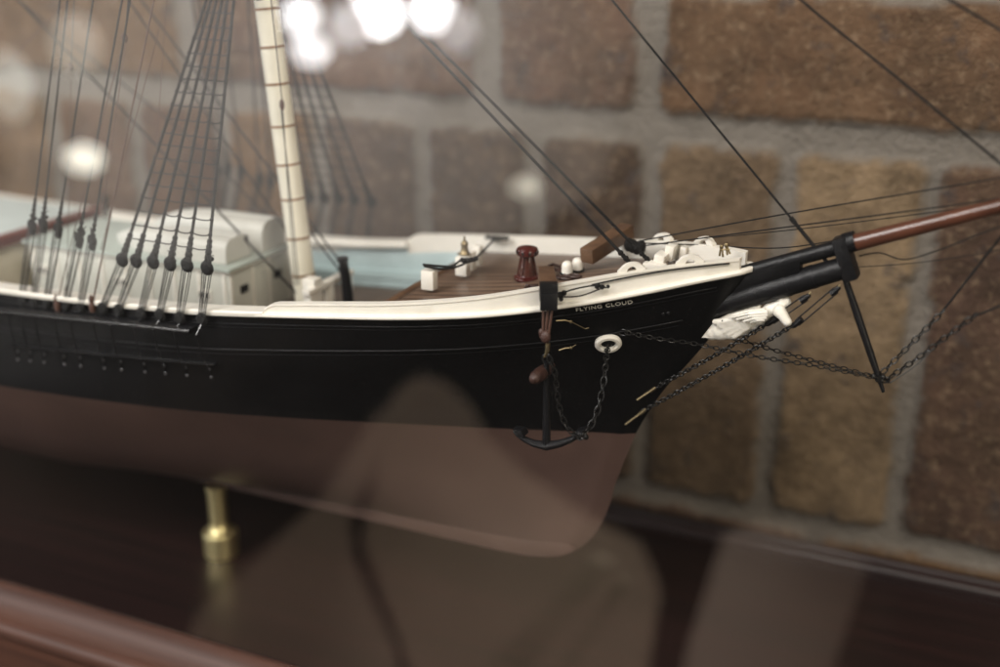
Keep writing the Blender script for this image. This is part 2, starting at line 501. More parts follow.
    bp = nt.nodes.new('ShaderNodeBump'); bp.inputs['Distance'].default_value = 0.003; bp.inputs['Strength'].default_value = 0.7
    nt.links.new(nz_(260, 0, 1), bp.inputs['Height']); nt.links.new(bp.outputs[0], b.inputs['Normal'])
    me.materials.append(m)
    o = bpy.data.objects.new('brick_wall', me); COL.objects.link(o); place(o, org, None)
    tag(o, 'rough brown brick wall with wide grey mortar joints and upright bricks behind the glass case', 'brick wall')
wall()

# ------------------------------------------------------------------ the display case
FLOOR_Z = -12.47
case = thing('display_case', 'dark mahogany and glass display case holding the model sailing ship', 'display case', (-30, 1, FLOOR_Z - 3.5))
CX0, CX1 = -90.0, 22.0
b = MB(); b.box(((CX0 + CX1) / 2, 1.7, FLOOR_Z - 1.5), (CX1 - CX0, 23.3, 3.0)); b.build('base_board', M['mahog'], case, smooth=False)
def extrude_profile(prof, x0, x1, y_of):
    vs = [(x0, y_of(p[0]), p[1]) for p in prof]
    return MB().prism(vs, (x1 - x0, 0, 0))
front = [(-10.0, FLOOR_Z - 3), (-10.0, -10.7), (-10.05, -10.62), (-10.25, -10.56), (-10.6, -10.58), (-10.95, -10.72), (-11.25, -10.98), (-11.48, -11.3), (-11.6, -11.62),
         (-11.63, -11.75), (-11.85, -11.78), (-12.05, -11.83), (-12.18, -11.95), (-12.24, -12.12), (-12.24, -12.4), (-12.05, -12.55), (-12.0, FLOOR_Z - 3)]
extrude_profile([(y + .08, z + .05) for y, z in front], CX0, CX1, lambda y: y).build('front_moulding', M['mould'], case, angle=50)
back = [(13.4, FLOOR_Z - 3), (13.4, -12.2), (13.45, -12.0), (13.6, -11.85), (13.8, -11.8), (13.85, -11.6), (13.95, -11.52), (14.15, -11.5), (14.2, -11.55), (14.2, FLOOR_Z - 3)]
extrude_profile(back, CX0, CX1, lambda y: y).build('back_moulding', M['mahog'], case, angle=50)
MB().box(((CX0 + CX1) / 2, -10.32, 14.0), (CX1 - CX0, 0.002, 49.2)).build('glass_pane', M['glass'], case, smooth=False)
M['glass'].use_backface_culling = False

# ------------------------------------------------------------------ brass pedestal under the keel
ped = thing('brass_pedestal', 'polished brass pedestal with a wide round foot holding up the ship keel', 'pedestal', (-41.65, 0, FLOOR_Z))
MB().lathe([(0.99, 0), (1.03, 0.04), (1.03, 0.08), (1.03, 1.40), (1.03, 1.45), (0.99, 1.52), (0.94, 1.54), (0.80, 1.62), (0.67, 1.76), (0.60, 1.95), (0.57, 2.1)], (-41.65, 0, FLOOR_Z + 0.003), seg=64).build('foot', M['brass'], ped, angle=20)
MB().lathe([(0.57, 2.1), (0.57, 2.15), (0.57, 4.1), (0.57, 4.15), (0.64, 4.2), (0.64, 4.48)], (-41.65, 0, FLOOR_Z + 0.003), seg=64).build('column', M['brass'], ped, angle=20)

# ------------------------------------------------------------------ the ship
ship = thing('model_ship', 'black hulled model sailing ship with white rails and brown bottom inside the glass case', 'model ship', (-40, 0, -7.9))

ZT = smooth_tab([(-76, 5.6), (-66, 5.25), (-56, 5.05), (-48.6, 5.0), (-42.2, 5.12), (-36.2, 5.42), (-32.4, 5.78), (-28.7, 6.15), (-25.5, 6.45), (-22, 6.79), (-19.74, 7.05), (-18.76, 7.2), (-17.28, 7.45), (-14.94, 7.95), (-13.38, 8.32), (-11.3, 8.74)])
ztop = lambda X: lerp(ZT, X)
ZR = smooth_tab([(-33, 6.42), (-32, 6.45), (-30, 6.68), (-28, 6.9), (-26, 7.12), (-24, 7.38), (-22, 7.68), (-20, 8.04), (-18, 8.43), (-16, 8.83), (-14, 9.13), (-12.5, 9.3), (-11.3, 9.4)])
zrail = lambda X: lerp(ZR, X)
DW = smooth_tab([(0, 0.0), (0.5, 0.42), (1.0, 0.75), (2.4, 1.5), (4.4, 2.5), (6.4, 3.45), (8.4, 4.4), (10.4, 5.3), (12.4, 5.88), (14.4, 6.25), (16.4, 6.48), (20.4, 6.75), (28.4, 6.95), (38, 7.3), (48, 7.5), (66, 7.3)])
WW = smooth_tab([(0, 0.0), (1.6, 0.42), (6.1, 1.98), (10.8, 3.5), (15.6, 5.02), (20.6, 6.35), (26.2, 7.3), (32.4, 7.9), (42, 8.1), (62, 7.4)])
STEM = smooth_tab([(-7.9, -23.5), (-7.62, -20.8), (-7.02, -19.4), (-5.68, -18.3), (-4.1, -17.67), (-2.86, -17.4), (0.0, -16.45), (1.73, -15.71), (2.95, -15.03), (4.07, -14.22), (5.06, -13.5), (6.2, -12.75), (7.4, -12.0), (8.74, -11.2)])
stemx = lambda z: lerp(STEM, z)
ZTE = 8.74; KZ = -7.15
def half(X, z):
    """half breadth of the hull (cm) at station X, height z"""
    if z >= 0:
        t = z / ztop(X)
        d = max(0.0, stemx(t * ZTE) - X)
        s = min(1.0, t) ** 1.25
        w = lerp(WW, d) * (1 - s) + lerp(DW, d) * s
    else:
        t = min(1.0, z / KZ)
        d = max(0.0, stemx(z) - X)
        k = min(1.0, d / 30.0)
        n = 0.95 - 0.6 * k
        w = lerp(WW, d) * (1 - t) ** n
    return w + min(0.24, 0.24 * (d / 0.35 + 0.15))
AFT = -74.0
def hull_rows(ts, lo, hi, ncol=90):
    rows = []
    for t in ts:
        row = []
        for i in range(ncol + 1):
            u = (i / ncol) ** 0.8
            zend = t * ZTE if t >= 0 else -t * KZ
            xe = stemx(zend)
            X = AFT + (xe - AFT) * u
            z = t * ztop(X) if t >= 0 else -t * KZ
            row.append((X, z))
        rows.append(row)
    return rows
def hull_shell(ts):
    b = MB()
    rows = hull_rows(ts, 0, 0)
    nc = len(rows[0])
    for sgn in (-1, 1):
        vs = []
        for row in rows:
            for (X, z) in row: vs.append((X, sgn * half(X, z), z))
        fs = [(r * nc + c, r * nc + c + 1, (r + 1) * nc + c + 1, (r + 1) * nc + c) for r in range(len(rows) - 1) for c in range(nc - 1)]
        b.add(vs, fs)
    # stem face
    n = len(rows)
    vs = []
    for row in rows:
        X, z = row[-1]; h = half(X, z)
        vs += [(X, -h, z), (X + 0.12, 0, z), (X, h, z)]
    b.add(vs, [(i * 3 + k, i * 3 + k + 1, (i + 1) * 3 + k + 1, (i + 1) * 3 + k) for i in range(n - 1) for k in (0, 1)])
    vs = []
    for row in rows:
        X, z = row[0]; h = half(X, z); vs += [(X, -h, z), (X, h, z)]
    b.add(vs, [(i * 2, i * 2 + 1, i * 2 + 3, i * 2 + 2) for i in range(n - 1)])
    return b
top_ts = [i / 26 for i in range(27)]
hs = hull_shell(top_ts).build('topsides', M['black'], ship, angle=60)
bot_ts = [-i / 26 for i in range(27)]
hb = hull_shell(bot_ts).build('bottom', M['copper'], ship, angle=60)
# keel slab
kb = MB()
pts = []
for X in [AFT + 1.5] + list(range(-70, -23, 4)) + [-23.5]: pts.append((X, -7.85 if X < -24 else -7.85))
low = pts + [(-22.5, -7.82), (-21.6, -7.74), (-20.8, -7.6), (-20.1, -7.4), (-19.5, -7.1), (-19.2, -6.8)]
poly = [(x, -0.3, z) for x, z in low] + [(-19.6, -0.3, -6.6), (-22, -0.3, -6.9), (AFT + 1.5, -0.3, -6.9)]
kb.prism(poly, (0, 0.6, 0)); kb.build('keel', M['copper'], ship, bevel=0.06)

def on_hull(px, py):
    """where the line of sight through a photo pixel meets the starboard side"""
    lo, hi = at(px, py, Y=-12), at(px, py, Y=-0.1)
    n = 120; prev = lo
    for i in range(1, n + 1):
        p = lo.lerp(hi, i / n)
        if p.z <= ztop(p.x) + 0.05 and -p.y <= half(p.x, p.z): 
            a, c = prev, p
            for _ in range(20):
                m_ = a.lerp(c, 0.5)
                if -m_.y <= half(m_.x, m_.z): c = m_
                else: a = m_
            return c
        prev = p
    return hi

def frange(a, b, st):
    n = max(1, int(round((b - a) / st))); return [a + (b - a) * i / n for i in range(n + 1)]
def strip(x0, x1, zf, prof, side, st=0.5, off=0.0, yf=None):
    """profile (outward, up) swept along the hull side"""
    xs = frange(x0, x1, st); vs = []; n = len(prof)
    for X in xs:
        z = zf(X); w = (yf or (lambda x: half(x, min(z, ztop(x)))))(X) + off
        for (o, u) in prof: vs.append((X, side * (w + o), z + u))
    fs = []
    for i in range(len(xs) - 1):
        for k in range(n):
            k2 = (k + 1) % n; fs.append((i * n + k, i * n + k2, (i + 1) * n + k2, (i + 1) * n + k))
    fs.append(tuple(range(n))[::-1]); fs.append(tuple((len(xs) - 1) * n + k for k in range(n)))
    return MB().add(vs, fs)
wtop = lambda X: half(X, ztop(X))
for side in (-1, 1):
    # thin half round strakes on the black side
    for dz, w, h, x1 in ((-0.42, 0.07, 0.09, -12.6), (-0.60, 0.05, 0.06, -12.6), (-1.78, 0.08, 0.10, -14.0), (-2.02, 0.05, 0.06, -14.2)):
        strip(-72, x1, lambda X, dz=dz: ztop(X) + dz, [(-0.05, -h / 2), (w * .7, -h / 2 + .02), (w, 0), (w * .7, h / 2 - .02), (-0.05, h / 2)], side).build('side_strake', M['trim'], ship, angle=80)
    # white cap rail aft
    strip(-73.5, -32.2, ztop, [(0.22, 0), (0.26, 0.06), (0.26, 0.2), (0.2, 0.27), (-0.7, 0.27), (-0.74, 0.2), (-0.74, 0.0)], side).build('main_rail', M['white'], ship, angle=40)
    # forecastle: ledge and bulwark
    strip(-32.6, -11.25, ztop, [(0.0, 0.0), (0.22, 0.0), (0.27, 0.05), (0.27, 0.13), (0.2, 0.2), (0.02, 0.23), (-0.2, 0.23), (-0.2, 0)], side, st=.3,
          yf=lambda X: wtop(X) if X < -12 else wtop(X) ).build('forecastle_ledge', M['white'], ship, angle=40)
    xs = frange(-32.2, -11.75, 0.3); vs = []
    for X in xs:
        w = wtop(X); zt = ztop(X) + 0.15; zr = zrail(X)
        if X < -31.8: zr = ztop(X) + 0.27 + (zr - ztop(X) - .27) * (0.35 + 0.65 * (X + 32.2) / 0.4)
        wi = max(0.02, w - 0.38)
        for (y, z) in ((w + .02, zt), (w + .02, zr - .12), (w + .07, zr - .09), (w + .07, zr), (wi, zr), (wi, zrail(X) - 1.1)): vs.append((X, side * y, z))
    n = 6
    fs = [(i * n + k, i * n + (k + 1) % n, (i + 1) * n + (k + 1) % n, (i + 1) * n + k) for i in range(len(xs) - 1) for k in range(n)]
    fs.append(tuple(range(n))[::-1]); fs.append(tuple((len(xs) - 1) * n + k for k in range(n)))
    MB().add(vs, fs).build('forecastle_bulwark', M['white'], ship, angle=40)
    # inner bulwark aft, pale blue, with waterway and the small step
    zdm = lambda X: ztop(X) - 2.35
    xs = frange(-73, -27.6, 0.5); vs = []
    for X in xs:
        z0_, z1_ = zdm(X), ztop(X); w0, w1 = half(X, z0_) , wtop(X)
        for (ins, z) in ((.5, z0_), (.12, z1_ + .01), (.28, z1_ + .01), (.32, z0_ + .95), (.78, z0_ + .85), (.78, z0_ + .55), (.7, z0_ + .5), (.7, z0_)):
            t = (z - z0_) / (z1_ - z0_); vs.append((X, side * (w0 + (w1 - w0) * t - ins), z))
    n = 8
    fs = [(i * n + k, i * n + (k + 1) % n, (i + 1) * n + (k + 1) % n, (i + 1) * n + k) for i in range(len(xs) - 1) for k in range(n)] + [tuple(range(n)), tuple((len(xs) - 1) * n + k for k in range(n))]
    MB().add(vs, fs).build('inner_bulwark', M['blue'], ship, smooth=False)
    strip(-73, -27.0, lambda X: ztop(X) - 0.5, [(-0.24, 0), (-0.24, 0.45), (-0.3, 0.45), (-0.3, 0.0)], side, yf=wtop).build('bulwark_moulding', M['white'], ship, smooth=False)
    for X in frange(-71, -29, 3.0):
        pass

# decks
def deck(x0, x1, zf, camber, name, m, inset=0.3, yf=wtop, edge=None):
    xs = frange(x0, x1, 0.5); ny = 12; vs = []
    for X in xs:
        w = max(0.03, yf(X) - inset)
        for k in range(ny + 1):
            s = -1 + 2 * k / ny
            xx = X + (edge(s) * max(0, 1 - (X - x0) / 3) if edge else 0)
            vs.append((xx, s * w, zf(xx) + camber * (1 - s * s)))
    fs = [(i * (ny + 1) + k, i * (ny + 1) + k + 1, (i + 1) * (ny + 1) + k + 1, (i + 1) * (ny + 1) + k) for i in range(len(xs) - 1) for k in range(ny)]
    o = MB().add(vs, fs).build(name, m, ship)
    md = o.modifiers.new('thick', 'SOLIDIFY'); md.thickness = 0.12 * SC; md.offset = -1
    return o
zdeck = lambda X: zrail(X) - 0.86
deck(-27.3, -11.9, zdeck, 0.14, 'forecastle_deck', M['deck'])
deck(-73, -27.6, lambda X: ztop(X) - 2.25, 0.12, 'main_deck', M['deck'], inset=0.6, yf=lambda X: half(X, ztop(X) - 2.4))
# rounded edge beam of the forecastle deck
ed = MB(); vs = []; ny = 24
pr = [(-0.0, -0.75), (-0.0, 0.02), (-0.08, 0.1), (-0.22, 0.13), (-0.36, 0.1), (-0.42, 0.0), (-0.42, -0.75)]
for k in range(ny + 1):
    s = -1 + 2 * k / ny; w = wtop(-27.3) - 0.36
    for (dx, dz) in pr: vs.append((-27.2 + dx, s * w, zdeck(-27.3) + 0.14 * (1 - s * s) + dz))
n = len(pr)
fs = [(i * n + k, i * n + (k + 1) % n, (i + 1) * n + (k + 1) % n, (i + 1) * n + k) for i in range(ny) for k in range(n)] + [tuple(range(n)), tuple(ny * n + k for k in range(n))]
ed.add(vs, fs).build('deck_beam', M['wood'], ship, angle=50)
MB().box((-27.0, 0, 5.3), (0.2, 10.6, 1.5)).build('forecastle_bulkhead', M['cream'], ship, smooth=False)

# ------------------------------------------------------------------ deck houses and boats
def house(x0, x1, hw, z0, z1, nwin, name='deckhouse'):
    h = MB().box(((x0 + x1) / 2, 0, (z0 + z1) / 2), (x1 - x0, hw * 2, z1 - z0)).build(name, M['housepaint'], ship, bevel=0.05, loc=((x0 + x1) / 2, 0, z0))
    MB().box(((x0 + x1) / 2, 0, z1 + 0.09), (x1 - x0 + 0.5, hw * 2 + 0.5, 0.18)).build('roof', M['greygreen'], h, bevel=0.05)
    MB().box(((x0 + x1) / 2, 0, z1 - 0.08), (x1 - x0 + 0.24, hw * 2 + 0.24, 0.16)).build('roof_moulding', M['white'], h, bevel=0.03)
    for i in range(nwin):
        X = x1 - 1.6 - i * (x1 - x0 - 2.4) / max(1, nwin - 1)
        w = MB().box((X, -hw - 0.02, z0 + (z1 - z0) * .55), (0.85, 0.1, 0.62)).build('window', M['white'], h, bevel=0.03, loc=(X, -hw, z0 + 1))
        for dx in (-0.19, 0.19):
            MB().box((X + dx, -hw - 0.075, z0 + (z1 - z0) * .55), (0.2, 0.02, 0.34)).build('window_pane', M['hole'], w, smooth=False)
    for i in range(9):
        X = x0 + 0.3 + i * (x1 - x0 - .6) / 8
        MB().box((X, -hw - 0.03, (z0 + z1) / 2), (0.16, 0.08, z1 - z0 - .1)).build('pilaster', M['white'], h, bevel=0.02)
    for Y in (-hw + .12, -.7, .7, hw - .12):
        MB().box((x1 + 0.03, Y, (z0 + z1) / 2), (0.08, 0.16, z1 - z0 - .1)).build('pilaster', M['white'], h, bevel=0.02)
    MB().box((x1 + .04, 0, z0 + (z1 - z0) * .42), (.06, 1.1, (z1 - z0) * .8)).build('door', M['housepaint'], h, bevel=.02)
    # door window in the forward end
    for Y in (-1.5, 1.5):
        MB().box((x1 + 0.03, Y, z0 + (z1 - z0) * .62), (0.1, 0.62, 0.4)).build('window', M['hole'], h, bevel=0.02)
    return h
HX1, HHW, HZ1 = -37.5, 2.7, 6.15
hobj = house(-51.0, HX1, HHW, 2.9, HZ1, 3)
def ships_boat(x0, x1, yc, z0, h, hw):
    """upturned boat: pointed bow aft (left), flat transom to the right"""
    b = MB(); ns = 20; na = 16; vs = []
    for i in range(ns + 1):
        u = i / ns; X = x0 + (x1 - x0) * u
        w = hw * min(1, (math.sin(min(u * 1.35, 1) * PI / 2)) ** 0.75) * (1 - 0.12 * max(0, u - .7) / .3)
        hh = h * (0.35 + 0.65 * math.sin(min(u * 2.2, 1) * PI / 2) ** 0.8)
        w = max(w, 0.03)
        for k in range(na + 1):
            a = PI * k / na
            vs.append((X, yc - w * abs(math.cos(a)) ** 0.55 * (1 if math.cos(a) > 0 else -1), z0 + hh * math.sin(a) ** 0.5))
    n = na + 1
    fs = [(i * n + k, i * n + k + 1, (i + 1) * n + k + 1, (i + 1) * n + k) for i in range(ns) for k in range(na)]
    fs.append(tuple(range(n))); fs.append(tuple(ns * n + k for k in range(n)))
    b.add(vs, fs)
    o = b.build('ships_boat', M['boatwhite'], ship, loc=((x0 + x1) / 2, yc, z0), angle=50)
    kp = [(x0 + (x1 - x0) * u, yc, z0 + h * (0.35 + 0.65 * math.sin(min(u * 2.2, 1) * PI / 2) ** .8) + 0.02) for u in [i / 12 for i in range(13)]]
    MB().tube(kp, 0.06, 6).build('boat_keel', M['boatwhite'], o)
    return o
ships_boat(-45.9, -37.9, -1.25, 6.36, 1.25, 1.2)['label'] = 'white upturned boat on the near side of the deckhouse roof'
ships_boat(-45.6, -37.6, 1.55, 6.36, 1.6, 1.25)['label'] = 'white upturned boat on the far side of the deckhouse roof'
# after house with red edge
ah = MB().box((-62, 0.6, 4.3), (18, 8.2, 3.4)).build('after_house', M['cream'], ship, bevel=0.05)
MB().box((-62, 0.6, 6.1), (18.3, 8.5, 0.2)).build('roof', M['paleblue'], ah, bevel=0.04)
MB().box((-52.9, 0.6, 6.05), (0.7, 8.6, 0.6)).build('roof_edge', M['redtrim'], ah, bevel=0.06)
# posts on the far side of the deck
for X, Y, z0, z1 in ((-52.0, 4.6, 5, 7.2), (-46.5, 5.4, 3.5, 7.0)):
    MB().lathe([(0.16, 0), (0.16, z1 - z0 - .3), (0.24, z1 - z0 - .25), (0.22, z1 - z0)], (X, Y, z0), seg=12).build('deck_post', M['trim'], ship)

# ------------------------------------------------------------------ foremast
m0, m1 = at(305.5, 290, Y=0), at(266, 0, Y=0)
ax = (m1 - m0).normalized()
base = m0 - ax * 2.2
MASTL = 30.0
mast = MB().tube([base, base + ax * 10, base + ax * 20, base + ax * MASTL], [0.60, 0.60, 0.585, 0.56], 28).build('foremast', M['cream'], ship, loc=base)
for yb in (8.4, 46.5, 83.4, 125.4, 163.5, 198, 237, 274):
    c = at(268 + (yb - 0) * 0.131, yb, Y=0); k = (c - base).dot(ax)
    p = base + ax * k
    MB().tube([p - ax * 0.055, p + ax * 0.055], 0.622, 28).build('mast_band', M['bandgold'], mast)
for k in (27.3, 28.9):
    p = base + ax * k
    MB().tube([p - ax * 0.055, p + ax * 0.055], 0.615, 28).build('mast_band', M['bandgold'], mast)
hounds = base + ax * 24.0
ptop = base + ax * 25.2
MB().box(ptop, (3.2, 5.0, 0.25)).build('mast_top_platform', M['white'], mast, bevel=0.05)
MB().tube([base + ax * 24.5 + Vector((1.0, 0, 0)), base + ax * 44 + Vector((1.0, 0, 0))], [0.42, 0.3], 16).build('topmast', M['boom'], ship)
MB().box(base + ax * 29.4 + Vector((.5, 0, 0)), (1.9, 1.0, 0.5)).build('mast_cap', M['trim'], mast, bevel=.05)

# rope running down the front of the mast, with its block
def rope(pts, r, name='rope', m=None, parent=None, seg=7, sag=0.0, n=14):
    pts = [Vector(p) for p in pts]
    if len(pts) == 2:
        a, c = pts
        pts = [a.lerp(c, i / n) - Vector((0, 0, sag * 4 * (i / n) * (1 - i / n))) for i in range(n + 1)]
    return MB().tube(pts, r, seg).build(name, m or M['rig'], parent or ship)
ym = -0.95
rope([at(269, -60, Y=ym), at(271, 0, Y=ym), at(282, 100, Y=ym)], 0.03, 'halyard')
rope([at(282.5, 108, Y=ym), at(289, 200, Y=ym), at(296, 285, Y=ym)], 0.028, 'halyard')
rope([at(281, 108, Y=ym), at(291, 200, Y=ym), at(299, 285, Y=ym)], 0.028, 'halyard')
c = at(282, 105, Y=ym)
MB().ball(c, (0.14, 0.1, 0.3)).build('block', M['tan'], ship)

# fife rail and posts round the mast foot
zd = lambda X: ztop(X) - 2.2
fr = MB().box((-33.3, 0.1, 5.35), (0.45, 4.3, 0.3)).build('fife_rail', M['white'], ship, bevel=.05)
for Y in (-1.7, 0.1, 1.9):
    MB().box((-33.3, Y, 4.3), (0.4, 0.4, 1.9)).build('post', M['white'], fr, bevel=.04)
c = at(312.5, 287, Y=-1.1)
MB().box(c - Vector((0, 0, .6)), (0.75, 0.75, 2.2)).build('mooring_bitt', M['white'], ship, bevel=.08)
MB().tube([at(349.5, 312, Y=0), at(346, 280, Y=0), at(342.5, 259, Y=0)], [0.3, 0.27, 0.25], 14).build('stove_pipe', M['trim'], ship)
pa = at(342.5, 261, Y=0); pb = at(342.3, 257.5, Y=0)
MB().tube([pa, pb], 0.31, 14).build('pipe_cap', M['trim'], ship)
# coil of rope at the mast foot
for j in range(3):
    c0 = at(327 - j * 2, 291 - j * 5, Y=0.3)
    MB().tube([c0 + Vector((math.cos(a), math.sin(a), 0.25 * math.sin(a * 2))) * 0.28 for a in [i * PI / 6 for i in range(12)]], 0.07, 6, closed=True).build('rope_coil', M['rig'], ship)

# ------------------------------------------------------------------ channels
CHY = 7.45
def channel(x0, x1, zf, t, out, side, name='channel'):
    strip_b = strip(x0, x1, zf, [(-0.1, 0), (out, 0), (out + 0.06, t * .3), (out + 0.06, t * .7), (out, t), (-0.1, t)], side, yf=lambda X: half(X, zf(X)))
    return strip_b.build(name, M['channel'], ship, angle=50)
zch = lambda X: lerp([(-60, 3.75), (-48.7, 3.95), (-36.4, 4.45), (-30, 4.8)], X) + 0.18
zlo = lambda X: lerp([(-60, 2.3), (-47.7, 2.4), (-35.2, 2.93)], X) - 0.05
chS = channel(-58, -36.0, zch, 0.22, 0.75, -1); channel(-58, -36.0, zch, 0.22, 0.75, 1)
loS = channel(-47.6, -35.3, zlo, 0.12, 0.22, -1, 'lower_channel'); channel(-47.6, -35.3, zlo, 0.12, 0.22, 1, 'lower_channel')

# ------------------------------------------------------------------ standing rigging with deadeyes
def deadeye(c, d, parent, r=0.26, name='deadeye'):
    """round grooved wooden block, face outward, with a rope strop"""
    b = MB()
    ax_ = Vector((0, 1, 0))
    b.lathe([(r * .8, -0.13), (r, -0.08), (r * .93, 0), (r, 0.08), (r * .8, 0.13)], c, ax_, 16)
    b.tube([c + Vector((math.cos(a), 0, math.sin(a))) * (r * 1.04) for a in [i * PI / 8 for i in range(16)]], 0.055, 6, closed=True)
    return b.build(name, M['rig'], parent)
SHB = [((122, 260), (103, 310)), ((136, 261), (119, 312)), ((153, 262), (141, 316)), ((170, 264), (160, 317)), ((187, 265), (180, 320)), ((207, 268), (202, 321))]
lines = []
apex = at(246, -122, Y=0)
def shroud(side, up, lo, i, grey=False, rr=0.078, top=None, de=0.30):
    up = Vector((up.x, side * abs(up.y), up.z)); lo = Vector((lo.x, side * abs(lo.y), lo.z))
    tp = top or apex
    d = (tp - up).normalized()
    a = up + d * 0.3
    s = MB().tube([a.lerp(tp, k / 10) for k in range(11)], rr, 7).tube([a, a + d * 0.9], rr * 1.5, 7)
    for k in range(5): s.ball(a + d * (-.05 + .25 * k), rr * (2.7 - .2 * k), 6, 4)
    if grey: s.ball(up - Vector((.03, 0, .32)), (.2, .15, .24), 8, 5)
    o = s.build('shroud' if not grey else 'backstay', M['rig'], ship, loc=up)
    deadeye(up, d, o, de)
    kk = MB()
    for q in range(5): kk.ball(up + d * random.uniform(.1, .42) + Vector((random.uniform(-.2, .2), random.uniform(-.1, .1), random.uniform(-.1, .1))), random.uniform(.07, .12), 6, 4)
    kk.tube([up + d * .1 + Vector((.1, 0, 0)), up + d * .5 + Vector((random.uniform(-.25, .25), 0, 0)), up + d * .62 + Vector((random.uniform(-.35, .35), 0, 0))], .025, 5)
    kk.build('seizing', M['rig'], o)
    low = lo + Vector((0, side * -0.0, 0.1))
    deadeye(low, d, o, de * .85, 'lower_deadeye')
    ln = MB()
    for k in (-0.24, -0.12, 0.0, 0.12, 0.24):
        p = up + Vector((k * 1.0, -side * 0.05 * (1 if k > 0 else -1), -0.08)); q = low + Vector((k * 0.75 + 0.03, side * 0.06, 0.05))
        ln.tube([p, p.lerp(q, .5) + Vector((random.uniform(-.03, .03), 0, 0)), q], 0.026, 5)
    ln.tube([up - Vector((.22, 0, 0)), up + Vector((.22, 0, 0))], .05, 5)
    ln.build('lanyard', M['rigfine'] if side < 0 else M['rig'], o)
    # chain plate: rod down the side to its bolts
    X = lo.x; hs_ = half(X, zch(X)) + 0.7; h2 = half(X, zlo(X)) + .24; z3 = zlo(X) - 0.75; h3 = half(X, z3) + .05
    cq = MB().tube([low - Vector((0, 0, .2)), (X - .1, side * (hs_ + .08), zch(X)), (X - .25, side * (h2 + .04), zlo(X) + .06), (X - .3, side * h3, z3)], 0.035, 5).build('chainplate_rod', M['channel'], o)
    cp = MB()
    for dz in (0.42, 0.0): cp.ball((X - .3, side * (half(X, z3 + dz) + .07), z3 + dz), (0.075, 0.07, 0.085), 8, 5)
    cp.build('bolt_pair', M['bolt'], o)
    return (up + d * 0.3, tp)
for side in (-1, 1):
    prs = []
    for i, (u, l) in enumerate(SHB):
        up = at(*u, Y=-CHY); lo = at(*l, Y=-CHY - 0.05)
        prs.append(shroud(side, up, lo, i))
    # ratlines
    z0 = 8.75; k = 0
    for k in range(36):
        z = z0 + k * 0.60 + random.uniform(-.05, .05)
        pts = []; kn = MB()
        for (a, t_) in prs:
            f_ = (z - a.z) / (t_.z - a.z)
            if f_ < 0.02: continue
            p = a.lerp(t_, f_); pts.append(p)
        if len(pts) < 3 or z > apex.z - 1.2: continue
        if k == 0: pts = pts
        path = []
        for p, q in zip(pts, pts[1:]):
            L = (q - p).length
            for j in range(4):
                t = j / 4
                path.append(p.lerp(q, t) - Vector((0, 0, (0.10 + .05 * math.sin(k * 7.1 + p.x)) * L * 4 * t * (1 - t) * 0.6)))
        path.append(pts[-1])
        off = Vector((0, side * 0.03, 0))
        kn.tube([p + off for p in path], 0.033, 5)
        for p in pts: kn.ball(p + off * .3, 0.105, 7, 5)
        kn.build('ratline', M['rig'], ship)
BST = [((32, 225), (22, 304), (60, 0)), ((43, 223), (34, 306), (67.5, 0)), ((58, 228), (47, 306), (93, 0)), ((79, 238), (66, 308), (122, 0)), ((92, 240), (81, 309), (130, 0))]
for side in (-1, 1):
    for i, (u, l, t) in enumerate(BST):
        up = at(*u, Y=-CHY); lo = at(*l, Y=-CHY - 0.05)
        # all backstays run to the topmast, high above the frame
        # find the point on the ray through the photo's top pixel that keeps the rope's lean inward
        tz = at(t[0], t[1], Y=-4.9)
        d = (tz - up).normalized()
        tp = up + d * 27
        tp = Vector((tp.x, side * abs(tp.y) , tp.z))
        if tp.y * side < 0: tp.y = 0
        shroud(side, up, lo, i, grey=True, rr=0.05, top=tp, de=0.23)

# thin brown lines and falls on the near side
def px_line(a, b, Ya, Yb, r, m, name, sag=0.0, n=14):
    return rope([at(*a, Y=Ya), at(*b, Y=Yb)], r, name, m, sag=sag, n=n)
px_line((160, -30), (92, 307), -4.5, -7.6, 0.042, M['tan'], 'running_line', n=20)
px_line((159, 30), (101, 250), -4.6, -6.2, 0.022, M['tan'], 'running_line')
px_line((124, 40), (57, 304), -5.0, -7.6, 0.025, M['tan'], 'running_line', sag=-.2)
px_line((126, 40), (103, 210), -5.0, -6.8, 0.022, M['tan'], 'running_line')
px_line((132, -40), (125, 38), -4.9, -5.0, 0.036, M['rig'], 'running_line')
px_line((75, -20), (71, 66), -5.0, -5.1, 0.028, M['rigfine'], 'running_line')
px_line((71, 66), (66, 300), -5.1, -7.2, 0.017, M['tan'], 'running_line', sag=.3)
px_line((168, -20), (152, 215), -4, -6, 0.018, M['tan'], 'running_line')
px_line((80, -12), (-12, 83), -3, -4, 0.028, M['tan'], 'running_line')
px_line((242, -10), (268, -4), -1, -1, 0.05, M['rig'], 'running_line', sag=.3)
for (p, r_, Y) in (((124.5, 38), (0.17, 0.14, 0.24), -5.0), ((71, 67), (0.11, 0.1, 0.22), -5.1)):
    MB().ball(at(*p, Y=Y), r_).build('block', M['tan'], ship)
for p in ((57, 304), (92, 305)):
    c = at(*p, Y=-7.55)
    MB().lathe([(0.13, -.35), (0.17, 0), (0.1, .15), (0.14, .3), (.05, .5)], c, seg=10).build('belaying_pin', M['tan'], ship)

